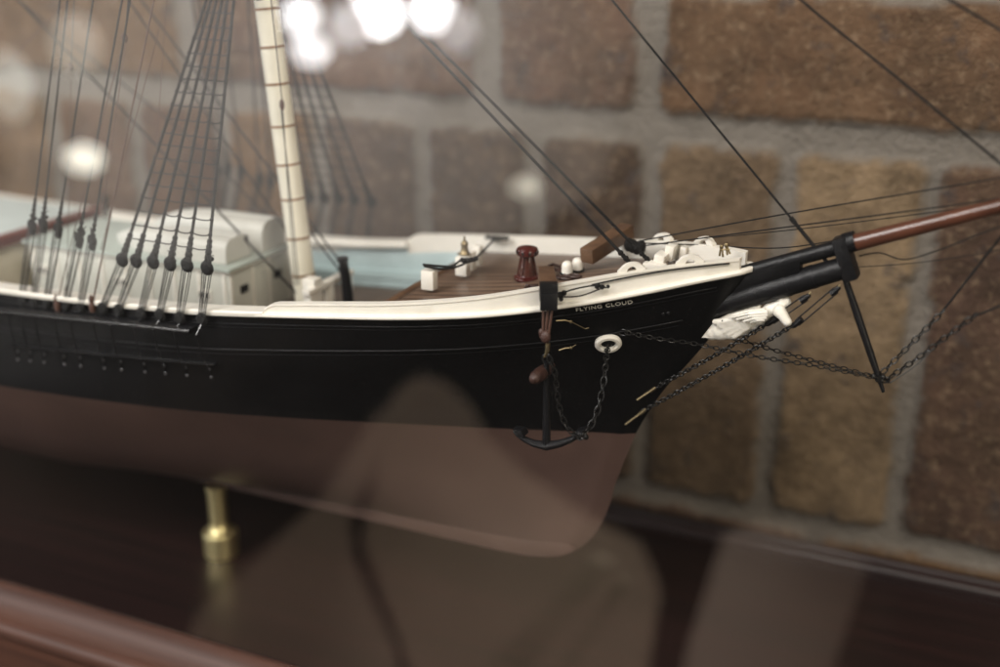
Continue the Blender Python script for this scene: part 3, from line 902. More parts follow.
# heavy stays crossing behind the shrouds, running down to the deck
def stay_px(a, b, Ya, Yb, r, ext=0.25, m=None, knot=None, n=20):
    p, q = at(*a, Y=Ya), at(*b, Y=Yb)
    p = p + (p - q) * ext
    o = MB().tube([p.lerp(q, k / n) for k in range(n + 1)], r, 8)
    o = o.build('stay', m or M['rig'], ship)
    if knot:
        for kx, ky, kr in knot:
            tt = (kx - a[0]) / (b[0] - a[0]); P0, Q0 = at(*a, Y=Ya), at(*b, Y=Yb)
            best = min((P0.lerp(Q0, i / 200) for i in range(201)), key=lambda w: abs(pix(w)[0] - kx))
            MB().ball(best, (kr * 1.3, kr, kr * 1.1), 8, 6).build('stay_knot', M['rig'], o)
    return o
def pix(P):
    v = Vector(P) - CAM; z = v.dot(FWD); return 500 + FPX * v.dot(RIGHT) / z, 333.5 - FPX * v.dot(UP) / z
stay_px((54, 38), (299, 296), -0.5, -0.5, 0.06, knot=[(244, 240, .2)])
stay_px((30, 10), (187, 135), 2.5, 3.0, 0.05)
stay_px((131, 4), (290, 236), 0.3, 1.5, 0.05, .2)
stay_px((141, 0), (345, 268), 1.8, 1.8, 0.055, .2, knot=[(250, 124, .001)])
stay_px((187, 135), (268, 217), 3.0, 3.0, 0.045, 0.0)
stay_px((310, 232), (345, 278), 1.0, 0.8, 0.05, 0.0)

# forestay pair with lashings, fore topmast stay, jib stays
for (a, b_, Ya, Yb) in (((392, 1), (648, 260), 0.3, 0.9), ((384, 1), (632, 265), -0.2, -0.5)):
    s_ = stay_px(a, b_, Ya, Yb, 0.074, 0.47)
    p, q = at(*b_, Y=Yb), at(*a, Y=Ya); d = (q - p).normalized()
    kn = MB()
    for k in range(6): kn.ball(p + d * (k * 0.17 - .1), (0.11 + 0.03 * (k % 2)), 8, 5)
    kn.tube([p - d * .15, p + d * 1.0], 0.085, 8)
    kn.build('lashing', M['rig'], s_)
col = MB()
cc = at(636, 247, Y=2.0)
for dx in (-.35, -.15, 0.05, .25): col.ball(cc + Vector((dx, 0, random.uniform(-.08, .08))), (0.24, 0.3, 0.34), 10, 6)
col.tube([cc + Vector((0, 0, -.1)), cc + Vector((-.1, 1.2, -.3))], .12, 7)
col.build('stay_collar', M['rig'], ship)
def px_rope(pts, r, name='stay', m=None):
    P = [at(x, y, Y=Y) for x, y, Y in pts]
    # Catmull-Rom
    out = []
    for i in range(len(P) - 1):
        p0, p1, p2, p3 = P[max(i - 1, 0)], P[i], P[i + 1], P[min(i + 2, len(P) - 1)]
        for k in range(8):
            t = k / 8
            out.append(0.5 * ((2 * p1) + (-p0 + p2) * t + (2 * p0 - 5 * p1 + 4 * p2 - p3) * t * t + (-p0 + 3 * p1 - 3 * p2 + p3) * t ** 3))
    out.append(P[-1])
    return MB().tube(out, r, 7).build(name, m or M['rig'], ship)
f = stay_px((612, 0), (831, 267), 0, 0, 0.052, 0.6)
p, q = at(831, 267, Y=0), at(612, 0, Y=0); d = (q - p).normalized()
MB().tube([p, p + d * 2.6], 0.085, 8).tube([p + d * 2.4, p + d * 2.7], .11, 8).build('serving', M['rig'], f)
px_rope([(740, -64, 0), (800, -1, 0), (896, 77, 0), (1000, 163, 0), (1100, 243, 0)], 0.055)
px_rope([(890, -40, 0), (950, 0, 0), (1000, 30, 0), (1140, 118, 0)], 0.06)
px_rope([(640, 241, 2), (780, 215, 1), (1000, 178, 0.2), (1130, 155, 0)], 0.032)
px_rope([(642, 246, 2), (780, 228, 1), (983, 201, 0.2), (1100, 182, 0)], 0.032)
px_rope([(640, 243, 2.1), (700, 245, 1.8), (780, 248, 1.2), (857, 236, 0.8), (914, 222, 0.8), (1000, 206, 0.8), (1100, 190, 0.6)], 0.028)
px_rope([(700, 239, 2.8), (800, 229, 2.0), (920, 214, 1.5), (1000, 203, 1.2), (1100, 190, 1)], 0.022)
px_rope([(859, 256, 0.2), (880, 253, 0.2), (905, 259.5, 0.2), (942, 249, 0.2), (1000, 227, 0.2), (1100, 200, 0.2)], 0.03)
px_rope([(859, 267, 0.3), (905, 264, 0.3), (954, 258, 0.3), (1000, 250, .3), (1100, 230, .3)], 0.02)
MB().tube([(X, -(wtop(X) + .11), zrail(X) - .14 - .12 * max(0, (-14.5 - X) / 3)) for X in frange(-17.4, -12.1, .3)], 0.038, 6).build('rail_lashing', M['rig'], ship)
px_rope([(560, 294, -4.6), (575, 289, -4.2), (598, 285, -3.8), (606, 288, -3.6)], 0.038, 'rail_lashing')
px_rope([(560, 297, -4.6), (580, 296, -4.2), (600, 289, -3.75)], 0.034, 'rail_lashing')
kb = MB()
for x, y, r_ in ((560, 295, .15), (564, 293, .13), (561, 299, .11), (597, 286.5, .12), (602, 287, .12), (608, 286.5, .09)): kb.ball(at(x, y, Y=-4.55 + (x - 560) * .02), r_, 8, 5)
kb.build('rail_knot', M['rig'], ship)

# ------------------------------------------------------------------ bowsprit, cap, jibboom, dolphin striker
bs0, bs1 = at(735, 299.5, Y=0), at(843, 268, Y=0)
dv = (bs1 - bs0).normalized()
bsp = MB().tube([bs0 - dv * 5, bs0, bs1], [0.56, 0.56, 0.49], 24).build('bowsprit', M['trim'], ship)
for t in (0.18, 0.2, 0.22, 0.48, 0.5, 0.72, 0.74):
    p = bs0.lerp(bs1, t)
    MB().tube([p - dv * .05, p + dv * .05], 0.575 - .07 * t, 24).build('spar_band', M['trim'], bsp)
MB().prism([at(x, y, Y=-.34) for x, y in ((712, 322), (722, 285), (752, 272), (775, 266), (800, 259), (800, 280), (765, 298), (728, 314))], (0, .68, 0)).build('bow_knee', M['black'], ship, bevel=.06)
jb0, jb1 = at(742, 273, Y=0), at(1000, 206, Y=0)
jd = (jb1 - jb0).normalized()
jm = at(858, 242, Y=0)
MB().tube([jb0, jm], [0.32, 0.33], 18).build('jibboom_heel', M['trim'], ship)
MB().tube([jm - jd * .3, jb1, jb1 + jd * 8], [0.37, 0.30, 0.2], 18).build('jibboom', M['boom'], ship)
cx = at(846, 258, Y=0)
rotc = Matrix.Rotation(math.atan2(-jd.z, jd.x), 3, 'Y')
cap = MB().box(cx, (0.62, 0.95, 1.9), rotc).build('bowsprit_cap', M['trim'], ship, bevel=.12)
p = at(849, 242.5, Y=0)
MB().tube([p - jd * .2, p + jd * .28], 0.44, 20).build('cap_band', M['trim'], cap)
p = at(845, 274, Y=0)
MB().ball(p, (0.32, 0.4, 0.3), 12, 8).build('cap_eye', M['trim'], cap)
s0, s1 = at(846, 281, Y=0), at(883.5, 392, Y=0)
sd = (s1 - s0).normalized(); L = (s1 - s0).length
MB().tube([s0 - sd * .4, s0 + sd * L * .3, s0 + sd * L * .7, s0 + sd * L * .86, s1], [0.13, 0.165, 0.15, 0.12, 0.075], 14).build('dolphin_striker', M['trim'], ship)
pe = at(880, 377.5, Y=0)
eb = MB()
eb.tube([pe - sd * .12, pe + sd * .12], 0.24, 12)
for a in range(5): eb.ball(pe + Vector((.33 * math.cos(a * 1.3), .2 * math.sin(a * 1.3), .05 * a - .1)), 0.11, 8, 5)
eb.build('striker_eyes', M['chain'], ship)

def chain(pts, pitch, lw, ll, wire, name='chain', m=None, parent=None, start=0):
    """links threaded along a path, every second one turned a quarter"""
    P = [Vector(p) for p in pts]
    out = []
    for i in range(len(P) - 1):
        p0, p1, p2, p3 = P[max(i - 1, 0)], P[i], P[i + 1], P[min(i + 2, len(P) - 1)]
        for k in range(12):
            t = k / 12
            out.append(0.5 * ((2 * p1) + (-p0 + p2) * t + (2 * p0 - 5 * p1 + 4 * p2 - p3) * t * t + (-p0 + 3 * p1 - 3 * p2 + p3) * t ** 3))
    out.append(P[-1])
    # resample
    seglen = [(b - a).length for a, b in zip(out, out[1:])]
    tot = sum(seglen); n = max(2, int(tot / pitch)); b = MB()
    pos = 0; acc = 0; i = 0
    for k in range(n + 1):
        target = tot * k / n
        while i < len(seglen) - 1 and acc + seglen[i] < target: acc += seglen[i]; i += 1
        t = (target - acc) / seglen[i]; c = out[i].lerp(out[i + 1], t)
        tg = (out[i + 1] - out[i]).normalized()
        view = (CAM - c).normalized()
        u = tg.cross(view).normalized(); w = tg.cross(u)
        a0 = (0.35 + random.uniform(-.15, .15)) + (PI / 2 if k % 2 else 0)
        s = u * math.cos(a0) + w * math.sin(a0)
        ring = []
        for q in range(12):
            an = 2 * PI * q / 12
            ca, sa = math.cos(an), math.sin(an)
            ring.append(c + tg * (ll / 2 * ca) + s * (lw / 2 * (abs(sa) ** .8) * (1 if sa > 0 else -1)))
        b.tube(ring, wire, 5, closed=True)
    return b.build(name, m or M['chain'], parent or ship)
# bobstays with long rigging screws
def screw(a, b_, parent):
    d = (b_ - a).normalized(); side = d.cross((CAM - a).normalized()).normalized()
    m = MB()
    for s in (-1, 1): m.tube([a + side * s * .13, b_ + side * s * .13], 0.035, 6)
    m.tube([a - d * .22, a + d * .28], [.12, .15], 8); m.tube([b_ - d * .28, b_ + d * .2], [.15, .1], 8)
    m.build('rigging_screw', M['trim'], parent)
for (s_, e1, e2, top) in (((653, 389), (772, 321), (806, 297.5), (811, 292)), ((643, 411), (797, 323), (836, 290), (840, 285))):
    sp = [at(*s_, Y=-0.3), at((s_[0] + e1[0]) / 2, (s_[1] + e1[1]) / 2 + 1.5, Y=-.3), at(*e1, Y=-0.3)]
    ch = chain(sp, 0.20, 0.19, 0.29, 0.034, 'bobstay')
    a, b_ = at(*e1, Y=-.3), at(*e2, Y=-.3)
    screw(a, b_, ch)
    MB().tube([b_, at(*top, Y=-.25)], .05, 6).build('eye', M['gold'], ch)
for (a, b_) in (((637, 400), (655, 388)), ((625.5, 424.5), (645, 410))):
    P = on_hull(*a) if False else at(*a, Y=-0.55); Q = at(*b_, Y=-.35)
    MB().tube([P, P.lerp(Q, .7), Q], [0.05, 0.05, 0.05], 6).tube([P.lerp(Q, .72), P.lerp(Q, 1.05)], .085, 8).build('chain_bolt', M['gold'], ship)
# martingale backstays
chain([at(881, 379, Y=-.1), at(816, 366, Y=-.35), at(759, 357, Y=-.65), at(720, 349, Y=-.85), at(693, 343.5, Y=-1.05), at(660, 339, Y=-1.6), at(628, 333, Y=-2.4)], 0.25, 0.18, 0.31, 0.026, 'martingale_chain')
chain([at(879, 378, Y=.1), at(810, 360, Y=.4), at(770, 349, Y=.6), at(738, 339.5, Y=.8), at(700, 330, Y=1.1), at(660, 322, Y=1.9)], 0.25, 0.18, 0.31, 0.026, 'martingale_chain')
chain([at(884, 371, Y=.1), at(910, 345, Y=.3), at(942, 312, Y=.5)], 0.3, 0.22, 0.36, 0.036, 'martingale_chain')
chain([at(886, 380, Y=-.1), at(915, 360, Y=-.3), at(934, 346, Y=-.4), at(974, 316, Y=-.6)], 0.3, 0.22, 0.36, 0.036, 'martingale_chain')
px_rope([(942, 312, .5), (975, 270, .7), (1000, 238, .8), (1080, 140, 1)], 0.05, 'martingale_rope')
px_rope([(974, 316, -.6), (1000, 306, -.7), (1100, 262, -1)], 0.05, 'martingale_rope')
px_rope([(890, 383, -.3), (915, 366, -.4), (934, 348, -.5)], 0.025, 'martingale_rope', M['rigfine'])

# ------------------------------------------------------------------ figurehead (white winged figure under the bowsprit)
def figure():
    b = MB()
    def bl(x, y, Y, r, rot=None): b.ball(at(x, y, Y=Y), r, 16, 10, rot)
    A = lambda deg: Matrix.Rotation(math.radians(-deg), 3, 'Y')
    # flowing skirt narrowing towards the stem, waist, chest, head
    chainp = [(712, 331, .40), (721, 329, .50), (731, 328, .52), (741, 326, .50), (750, 323, .42), (758, 319, .36), (765, 315, .36), (772, 311, .42), (778, 307.5, .36)]
    for (x, y, r_) in chainp:
        bl(x, y, 0, (r_ * 1.1, r_ * .75, r_), A(25))
    bl(783, 303.5, 0, (.2, .2, .25), A(20))               # neck
    bl(785, 301.5, 0, (.25, .24, .28), A(10))               # head
    bl(783, 301, 0, (.24, .25, .24))                      # hair knot
    for s in (-1, 1):
        bl(779, 311, s * .36, (.3, .2, .26), A(60))        # shoulder
        for k in range(5): bl(781 + k * 1.6, 313 + k * 2.2, s * (.36 + .02 * k), (.24 - .012 * k,) * 3, A(40))   # arm reaching down and forward
    
    # long folds of the robe fanning out from the waist to the hem
    for k in range(8):
        for Y in (-1, 1):
            hx, hy = 713 + k * 2.6 + (2 if k % 2 else 0), 322 + k * 2.4 - (k > 5) * 1.5
            P0 = at(764 - k * 1.5, 313 + k * 1.6, Y=Y * .22); P1 = at((764 + hx) / 2, (313 + hy) / 2 + 1.5, Y=Y * (.48 - .02 * k)); P2 = at(hx, hy, Y=Y * (.36 - .02 * k))
            b.tube([P0, P1, P2], [.07, .13, .11], 8)
    o = b.build('figurehead', M['white'], ship)
    md = o.modifiers.new('r', 'REMESH'); md.mode = 'VOXEL'; md.voxel_size = 0.055 * SC; md.use_smooth_shade = True
    sm = o.modifiers.new('s', 'SMOOTH'); sm.iterations = 2; sm.factor = .5
    tx = bpy.data.textures.new('folds', 'WOOD'); tx.noise_scale = 0.25; tx.wood_type = 'BANDNOISE'; tx.turbulence = 4; tx.noise_scale = 0.004
    dm = o.modifiers.new('d', 'DISPLACE'); dm.texture = tx; dm.strength = 0.045 * SC; dm.mid_level = 0.5; dm.texture_coords = 'LOCAL'
    # wings swept back, layered feathers
    for s in (-1, 1):
        out = [(729, 316.5), (737, 312), (748, 309.5), (758, 308), (765, 307.5), (768, 311), (768, 317), (763, 320), (752, 320), (742, 319.5), (734, 319)]
        base_ = [at(x, y, Y=s * .55 - .0) for x, y in out]
        w = MB().prism(base_, (0, s * .14, 0))
        for j, (xa, ya, xb, yb) in enumerate(((768, 312, 731, 317.5), (768, 314.5, 736, 319.5), (767, 317, 743, 321.5), (765, 319, 750, 322.5))):
            w.tube([at(xa, ya, Y=s * .72), at((xa + xb) / 2, (ya + yb) / 2 - 1, Y=s * .76), at(xb, yb, Y=s * .72)], [.13, .12, .05], 7)
        w.build('wing', M['white'], o, bevel=.04)
    return o
figure()
br = MB().prism([at(x, y, Y=-.26) for x, y in ((699, 338), (716, 318), (724, 314), (760, 303), (760, 309), (735, 322), (718, 338))], (0, .52, 0))
br.build('figurehead_bracket', M['white'], ship, bevel=.03)
MB().ball(at(722.5, 321, Y=-.5), (.05, .03, .05)).build('rivet', M['hole'], ship)

# ------------------------------------------------------------------ forecastle fittings
# capstan
cz = zdeck(-22.05) + 0.14
ck = thing  # (a part of the ship, glued to its deck)
co = Vector((-22.05, 0, cz))
cap_o = MB().lathe([(0.62, 0), (0.64, 0.06), (0.62, 0.17), (0.52, 0.22), (0.5, 0.27)], co, seg=32).build('capstan', M['capred'], ship, loc=co, angle=20)
MB().lathe([(0.42, 0.25), (0.35, 0.55), (0.28, 0.95), (0.27, 1.2)], co, seg=32).build('barrel', M['capbrown'], cap_o)
wh = MB()
for k in range(6):
    a = 2 * PI * k / 6 + .3; u = Vector((math.cos(a), math.sin(a), 0))
    r_ = Matrix.Rotation(a, 3, 'Z')
    wh.add([co + r_ @ Vector(p) for p in ((.3, -.06, .26), (.49, -.06, .26), (.49, .06, .26), (.3, .06, .26), (.22, -.05, 1.18), (.34, -.05, 1.18), (.34, .05, 1.18), (.22, .05, 1.18))],
           [(0, 1, 2, 3), (4, 7, 6, 5), (0, 4, 5, 1), (1, 5, 6, 2), (2, 6, 7, 3), (3, 7, 4, 0)])
wh.build('whelp', M['capbrown'], cap_o, bevel=.02)
hd = MB(); prof = [(0.30, 1.14), (0.44, 1.18), (0.52, 1.24), (0.53, 1.28), (0.53, 1.46), (0.50, 1.53), (0.44, 1.57), (0.1, 1.66)]
hd.lathe(prof, co, seg=14).build('drumhead', M['capred'], cap_o, angle=25)
for k in range(10):
    a = 2 * PI * (k + .5) / 10
    MB().box(co + Vector((.515 * math.cos(a), .515 * math.sin(a), 1.37)), (.06, .11, .12), Matrix.Rotation(a, 3, 'Z')).build('bar_hole', M['hole'], cap_o)

def bitt(x, y, Z, w=.62, h=.95, d=.5, name='bitt'):
    c = at(x, y, Z=Z)
    return MB().box((c.x, c.y, Z + h / 2), (w, d, h)).build(name, M['white'], ship, bevel=.06)
zz = 6.55
bitt(429.5, 289, zz, .66, .95)
bitt(463, 275, zz + .1, .62, .95)
bitt(470, 269.5, zz + .1, .5, .95); bitt(478, 265, zz + .1, .4, 1.0)
c = at(463, 249.5, Z=zz + 1.1)
c = at(463, 275, Z=zz + .1); c = Vector((c.x, c.y + .2, zz + 1.05))
bell = MB().lathe([(0.27, 0.06), (0.29, 0.1), (0.2, 0.22), (0.16, 0.42), (0.19, 0.6), (0.12, 0.72), (0.06, 0.76), (0.05, 0.95)], c, seg=20).build('bell', M['gold'], ship)
MB().box(c + Vector((0, 0, .05)), (.75, .16, .06)).build('bell_bracket', M['gold'], bell)
px_rope([(423, 264.5, -2.6), (438, 266, -2.0), (452, 266, -1.3), (463, 259, -.9), (472, 261, -.5), (484, 250, 1.5), (494, 240.5, 4.4), (506, 238, 5.6)], 0.06, 'mooring_line')
px_rope([(424, 266, -2.6), (440, 269, -2.0), (456, 267, -1.2), (468, 262, -.7), (478, 259, -.2)], 0.06, 'mooring_line')
kb = MB()
for k in range(7): kb.ball(at(462 + k * 2.3, 260 + (0.6 if k % 2 else 0) - .5 * max(0, k - 3), Y=-.8 + .1 * k), .13, 8, 5)
kb.build('rope_knot', M['rig'], ship)
kb = MB().tube([at(486, 237.5, Y=5.9), at(508, 238.5, Y=5.7)], .12, 7).ball(at(496, 238.5, Y=5.8), (.4, .2, .16))
kb.build('rail_cleat', M['rig'], ship)

def bollard(x, y, Z, r=.27, h=.78):
    c = at(x, y, Z=Z)
    o = MB().lathe([(r, 0), (r * .98, .1), (r * 1.0, h * .62), (r * .95, h * .76), (r * .78, h * .9), (r * .45, h * .985), (r * .1, h)], (c.x, c.y, Z), seg=24).build('bollard', M['white'], ship)
    MB().tube([(c.x + (r + .02) * math.cos(a), c.y + (r + .02) * math.sin(a), Z + .2 + .03 * math.sin(a)) for a in [i * PI / 8 for i in range(16)]], .05, 6, closed=True).build('rope_turn', M['rig'], o)
    return c
bz = 7.3
cb = bollard(567, 277, bz); bollard(577.5, 273.5, bz)
cl = MB()
for j in range(4):
    c = at(562 + j * 4.2, 279 + (j % 2) * 1.5, Z=bz)
    cl.tube([Vector((c.x + .3 * math.cos(a), c.y + .22 * math.sin(a), bz + .1 + .04 * j)) for a in [i * PI / 6 for i in range(12)]], .06, 6, closed=True)
cl.build('rope_coil', M['stockwood'], ship)
for (pts) in ([(525, 288.5), (530, 285.5), (538, 285), (545, 283)], [(526, 285), (531, 286), (540, 285.5)], [(549, 266), (553, 264.5), (560, 266.5), (562, 270)], [(549, 267), (555, 269), (562, 272)]):
    P = [at(x, y, Z=7.35) for x, y in pts]
    MB().tube(P, .075, 6).build('cleat', M['stockwood'], ship)

# fairleads on the rail
def fairlead(x, y, side, w=1.05, h=.42):
    # on the rail: find station whose rail top projects to x
    best = min(frange(-20, -11.9, .05), key=lambda X: abs(pix((X, side * (wtop(X) - .15), zrail(X)))[0] - x))
    X = best; Y = side * (wtop(X) - .15); Z = zrail(X)
    t = Vector((1, side * (wtop(X + .5) - wtop(X - .5)), zrail(X + .5) - zrail(X - .5))).normalized()
    nrm = t.cross(Vector((0, 0, 1))).normalized(); upv = Vector((0, 0, 1))
    o = Vector((X, Y, Z - .03))
    b = MB()
    out = []; inn = []
    N = 14
    for k in range(N + 1):
        a = PI - PI * k / N
        rr = 1 - 0.12 * math.sin(2 * a) ** 2
        out.append(o + t * (w / 2 * math.cos(a) * (1 if abs(math.cos(a)) < .92 else 1.15)) + upv * (h * math.sin(a) ** .8))
        inn.append(o + t * (w * .2 * math.cos(a)) + upv * (h * .62 * math.sin(a) ** .8 + .0))
    vs = []
    for s in (-.13, .13):
        vs += [p + nrm * s for p in out] + [p + nrm * s for p in inn]
    n = N + 1; fs = []
    for k in range(N):
        fs += [(k, k + 1, n + k + 1, n + k), (2 * n + k, 3 * n + k, 3 * n + k + 1, 2 * n + k + 1),
               (k, 2 * n + k, 2 * n + k + 1, k + 1), (n + k, n + k + 1, 3 * n + k + 1, 3 * n + k)]
    fs += [(0, n, 3 * n, 2 * n), (n - 1, 3 * n - 1, 4 * n - 1, 2 * n - 1)]
    b.add(vs, fs)
    b.box(o + upv * .02, (w * 1.1, .26, .06), Matrix((t, nrm, upv)).transposed())
    return b.build('fairlead', M['white'], ship, angle=50)
fairlead(631, 270, -1); fairlead(690, 262, -1)
fairlead(663, 247, 1); fairlead(705, 249, 1)
# heel bitts of the bowsprit
for (x, y, Z, sx, sy, sz) in ((671, 259, 8.3, .42, .9, .72), (661, 266, 8.1, .5, .9, .62), (648, 270, 8.0, .45, .5, .35), (684, 258, 8.3, .3, .7, .6), (657, 269, 8.1, .8, .5, .3)):
    c = at(x, y, Z=Z)
    MB().box((c.x, c.y, Z + sz / 2), (sx, sy, sz), Matrix.Rotation(math.radians(8), 3, 'Y')).build('heel_bitt', M['white'], ship, bevel=.06)
# little brass crutch on the bow
gp = MB()
for (x0, y0, x1, y1) in ((719.5, 256, 721, 247), (723, 257, 722, 247), (727.5, 255, 726, 246), (730, 254, 727, 246)):
    gp.tube([at(x0, y0, Y=-.2), at(x1, y1, Y=-.2)], .045, 6)
gp.ball(at(721.5, 246.5, Y=-.2), .1, 8, 5).ball(at(726.5, 245, Y=-.2), .12, 8, 5).tube([at(720, 249.5, Y=-.2), at(730, 249.5, Y=-.2)], .035, 6)
gp.build('brass_crutch', M['gold'], ship)

# catheads
for o_, i_ in ((Vector((-18.68, -5.45, 8.3)), Vector((-20.05, -2.5, 8.15))), (Vector((-18.45, 4.0, 8.8)), Vector((-19.3, 0.6, 8.25)))):
    d = (o_ - i_).normalized(); sidev = d.cross(Vector((0, 0, 1))).normalized(); upv = sidev.cross(d)
    R_ = Matrix((d, sidev, upv)).transposed(); L = (o_ - i_).length
    ct = MB().box(i_.lerp(o_, .5), (L, .72, .72), R_).build('cathead', M['wood'], ship, bevel=.05)
    if o_.y < 0: MB().box(o_ - d * .12, (.5, .78, .78), R_).box(o_ + d * .05 - upv * .40, (.34, .74, .75), R_).build('end_band', M['trim'], ct, bevel=.04)

# hawse pipe, small brass hooks on the hull
hp = on_hull(608, 342)
e = 0.1
nrm = Vector((-(half(hp.x + e, hp.z) - half(hp.x - e, hp.z)) / (2 * e) * -1, -1, 0))
tx_ = Vector((1, -(half(hp.x + e, hp.z) - half(hp.x - e, hp.z)) / (2 * e), 0)); tz_ = Vector((0, -(half(hp.x, hp.z + e) - half(hp.x, hp.z - e)) / (2 * e), 1))
nrm = tx_.cross(tz_).normalized()
if nrm.y > 0: nrm = -nrm
u = tx_.normalized(); w = nrm.cross(u)
hw = MB().tube([hp + nrm * .1 + u * (.47 * math.cos(a)) + w * (.38 * math.sin(a)) for a in [i * PI / 14 for i in range(28)]], .155, 8, closed=True).build('hawse_pipe', M['white'], ship)
MB().tube([hp - nrm * .1, hp + nrm * .09], .36, 20).build('hawse_hole', M['hole'], hw)
for pts in ([(557, 320), (566, 319.5), (572, 321), (580, 325), (586, 328), (590, 327)], [(560, 349.5), (566, 347.5), (572, 347), (577, 344)]):
    P = [on_hull(*q) - Vector((0, .12, 0)) for q in pts]
    MB().tube(P[:3], .04, 6).tube(P[2:], .028, 6).ball(P[2], .08, 8, 5).build('hull_hook', M['gold'], ship)
P = on_hull(624, 332) - Vector((0, .1, 0))
MB().tube([P + Vector((.2 * math.cos(a), 0, .14 * math.sin(a))) for a in [i * PI / 6 for i in range(12)]], .035, 6, closed=True).build('shackle', M['chain'], ship)
for x, y in ((663, 314), (668, 313)):
    MB().ball(on_hull(x, y), .09, 8, 5).build('eye_bolt', M['trim'], ship)

# name on the bow: letters laid on the hull surface
cu = bpy.data.curves.new('txt', 'FONT'); cu.body = 'FLYING CLOUD'; cu.size = 1.0; cu.extrude = 0.0; cu.offset = 0.0; cu.space_character = 1.12
to = bpy.data.objects.new('txt', cu); COL.objects.link(to)
bpy.context.view_layer.update()
dg = bpy.context.evaluated_depsgraph_get()
me = bpy.data.meshes.new_from_object(to.evaluated_get(dg))
bpy.data.objects.remove(to)
xs = [v.co.x for v in me.vertices]; x0, x1 = min(xs), max(xs)
pL, pR = on_hull(576, 307.6), on_hull(632.5, 299.4)
tm = MB()
vsn = []
for v in me.vertices:
    t = (v.co.x - x0) / (x1 - x0)
    X = pL.x + (pR.x - pL.x) * t
    z = pL.z + (pR.z - pL.z) * t + v.co.y * 0.26 - 0.20
    vsn.append((X, -half(X, z) - 0.05, z))
tm.add(vsn, [tuple(p.vertices) for p in me.polygons])
lett = tm.build('name_lettering', mat('white_letter_paint', (.72, .70, .62), .5), ship, smooth=False)
md = lett.modifiers.new('t', 'SOLIDIFY'); md.thickness = .012 * SC; md.offset = 0

# ------------------------------------------------------------------ anchor hanging at the cathead
AY = -5.55
an = thing('anchor', 'black model anchor with a brown wooden stock hanging from the cathead by brown ropes', 'anchor', at(547, 445, Y=AY))
A_ = lambda x, y, dy=0: at(x, y, Y=AY + dy)
MB().tube([A_(546.5, 361), A_(546.5, 400), A_(546.5, 444)], [.12, .15, .19], 10).build('shank', M['trim'], an)
arm = [(513.5, 431), (518, 435), (525, 439.5), (534, 443.5), (546.5, 446), (560, 443.5), (571, 439.5), (578, 435.5), (583, 431.5)]
MB().tube([A_(x, y) for x, y in arm], [.06, .11, .14, .17, .21, .17, .14, .11, .06], 10).build('arms', M['trim'], an)
for pts in ([(512, 429.5), (521, 431), (524, 437), (519, 438)], [(584.5, 430), (575, 431.5), (572, 437), (578, 439)]):
    MB().prism([A_(x, y, -.28) for x, y in pts], (0, .56, 0)).build('fluke', M['trim'], an, bevel=.04)
# wooden stock, at right angles to the arms, tapering towards its ends
sc_ = A_(542, 373)
vd = (CAM - sc_).normalized()
sdir = (vd - RIGHT * .30 - UP * .22).normalized()
MB().tube([sc_ - sdir * 1.6, sc_ - sdir * 1.0, sc_, sc_ + sdir * .9, sc_ + sdir * 1.3], [.15, .26, .33, .29, .2], 10).build('stock', M['stockwood'], an, angle=80)
rg = A_(547, 359)
MB().tube([rg + Vector((.2 * math.cos(a), 0, .22 * math.sin(a))) for a in [i * PI / 8 for i in range(16)]], .055, 6, closed=True).build('ring', M['chain'], an)
MB().tube([A_(548, 343), A_(547.5, 350), A_(546, 355), A_(544.5, 357), A_(543.5, 355)], [.1, .1, .08, .06, .04], 7).build('hook', M['gold'], an)
# tackle from cathead to anchor
fl = MB()
for x in (543.5, 548, 552.5): fl.tube([A_(x, 306, .1), A_(545.5 + (x - 548) * .6, 338)], .06, 6)
fl.tube([A_(541, 330), A_(541.5, 337), A_(546, 341)], .09, 7)
fl.build('tackle', M['tan'], an)
MB().ball(A_(545.5, 337), (.24, .18, .3), 10, 7).ball(A_(541.5, 333), (.14, .12, .22), 8, 6).build('block', M['stockwood'], an)
chain([hp + nrm * .2, A_(606.5, 355, 2.0), A_(605, 372, 1.1), A_(602, 392, .7), A_(597, 412, .4), A_(590, 427, .1), A_(582, 436, -.2)], .31, .25, .44, .032, 'chain', parent=an)
chain([A_(550, 360, -.15), A_(555, 374, -.2), A_(557, 392, -.2), A_(560, 410, -.2), A_(566, 425, -.25), A_(574, 434, -.28), A_(582, 436, -.25)], .27, .22, .40, .032, 'chain', parent=an)
sh = MB(); 
for x, y in ((579, 437), (583, 434.5), (586, 437)): sh.ball(A_(x, y, -.2), .13, 8, 5)
sh.build('shackle', M['chain'], an)

# ------------------------------------------------------------------ lamps of the room, seen only as soft reflections in the pane
GY = -10.32
def mirrored(px, py, dist):
    d = (FWD + RIGHT * ((px - 500) / FPX) + UP * ((333.5 - py) / FPX)); d = d * dist
    p = CAM + d
    return Vector((p.x, 2 * GY - p.y, p.z))
def lamp(px, py, wpx, hpx, strength, color, label, dist=175.0, group=None):
    c = mirrored(px, py, dist); k = dist / FPX
    look = (mirrored(px, py, dist) - mirrored(px, py, dist * .5)).normalized()
    group = 'lamps mirrored in the case glass'
    o = MB().ball(c, (wpx / 2 * k, 2.0, hpx / 2 * k), 24, 14).build('round_lamp', emit('lamp_glow', color, strength), None, loc=c)
    tag(o, label, 'lamp', group)
    return o
lamp(301, 16, 40, 38, 20, (1, .99, 1), 'upper white lamp of the pair mirrored in the glass beside the cream mast')
lamp(311, 50, 42, 30, 17, (1, .99, 1), 'lower white lamp of the pair mirrored in the glass beside the cream mast')
lamp(378, 12, 50, 46, 50, (1, .99, 1), 'brightest white lamp mirrored in the glass at the top of the forestay')
lamp(432, 10, 44, 42, 34, (1, .99, 1), 'white lamp mirrored in the glass just right of the brightest one')
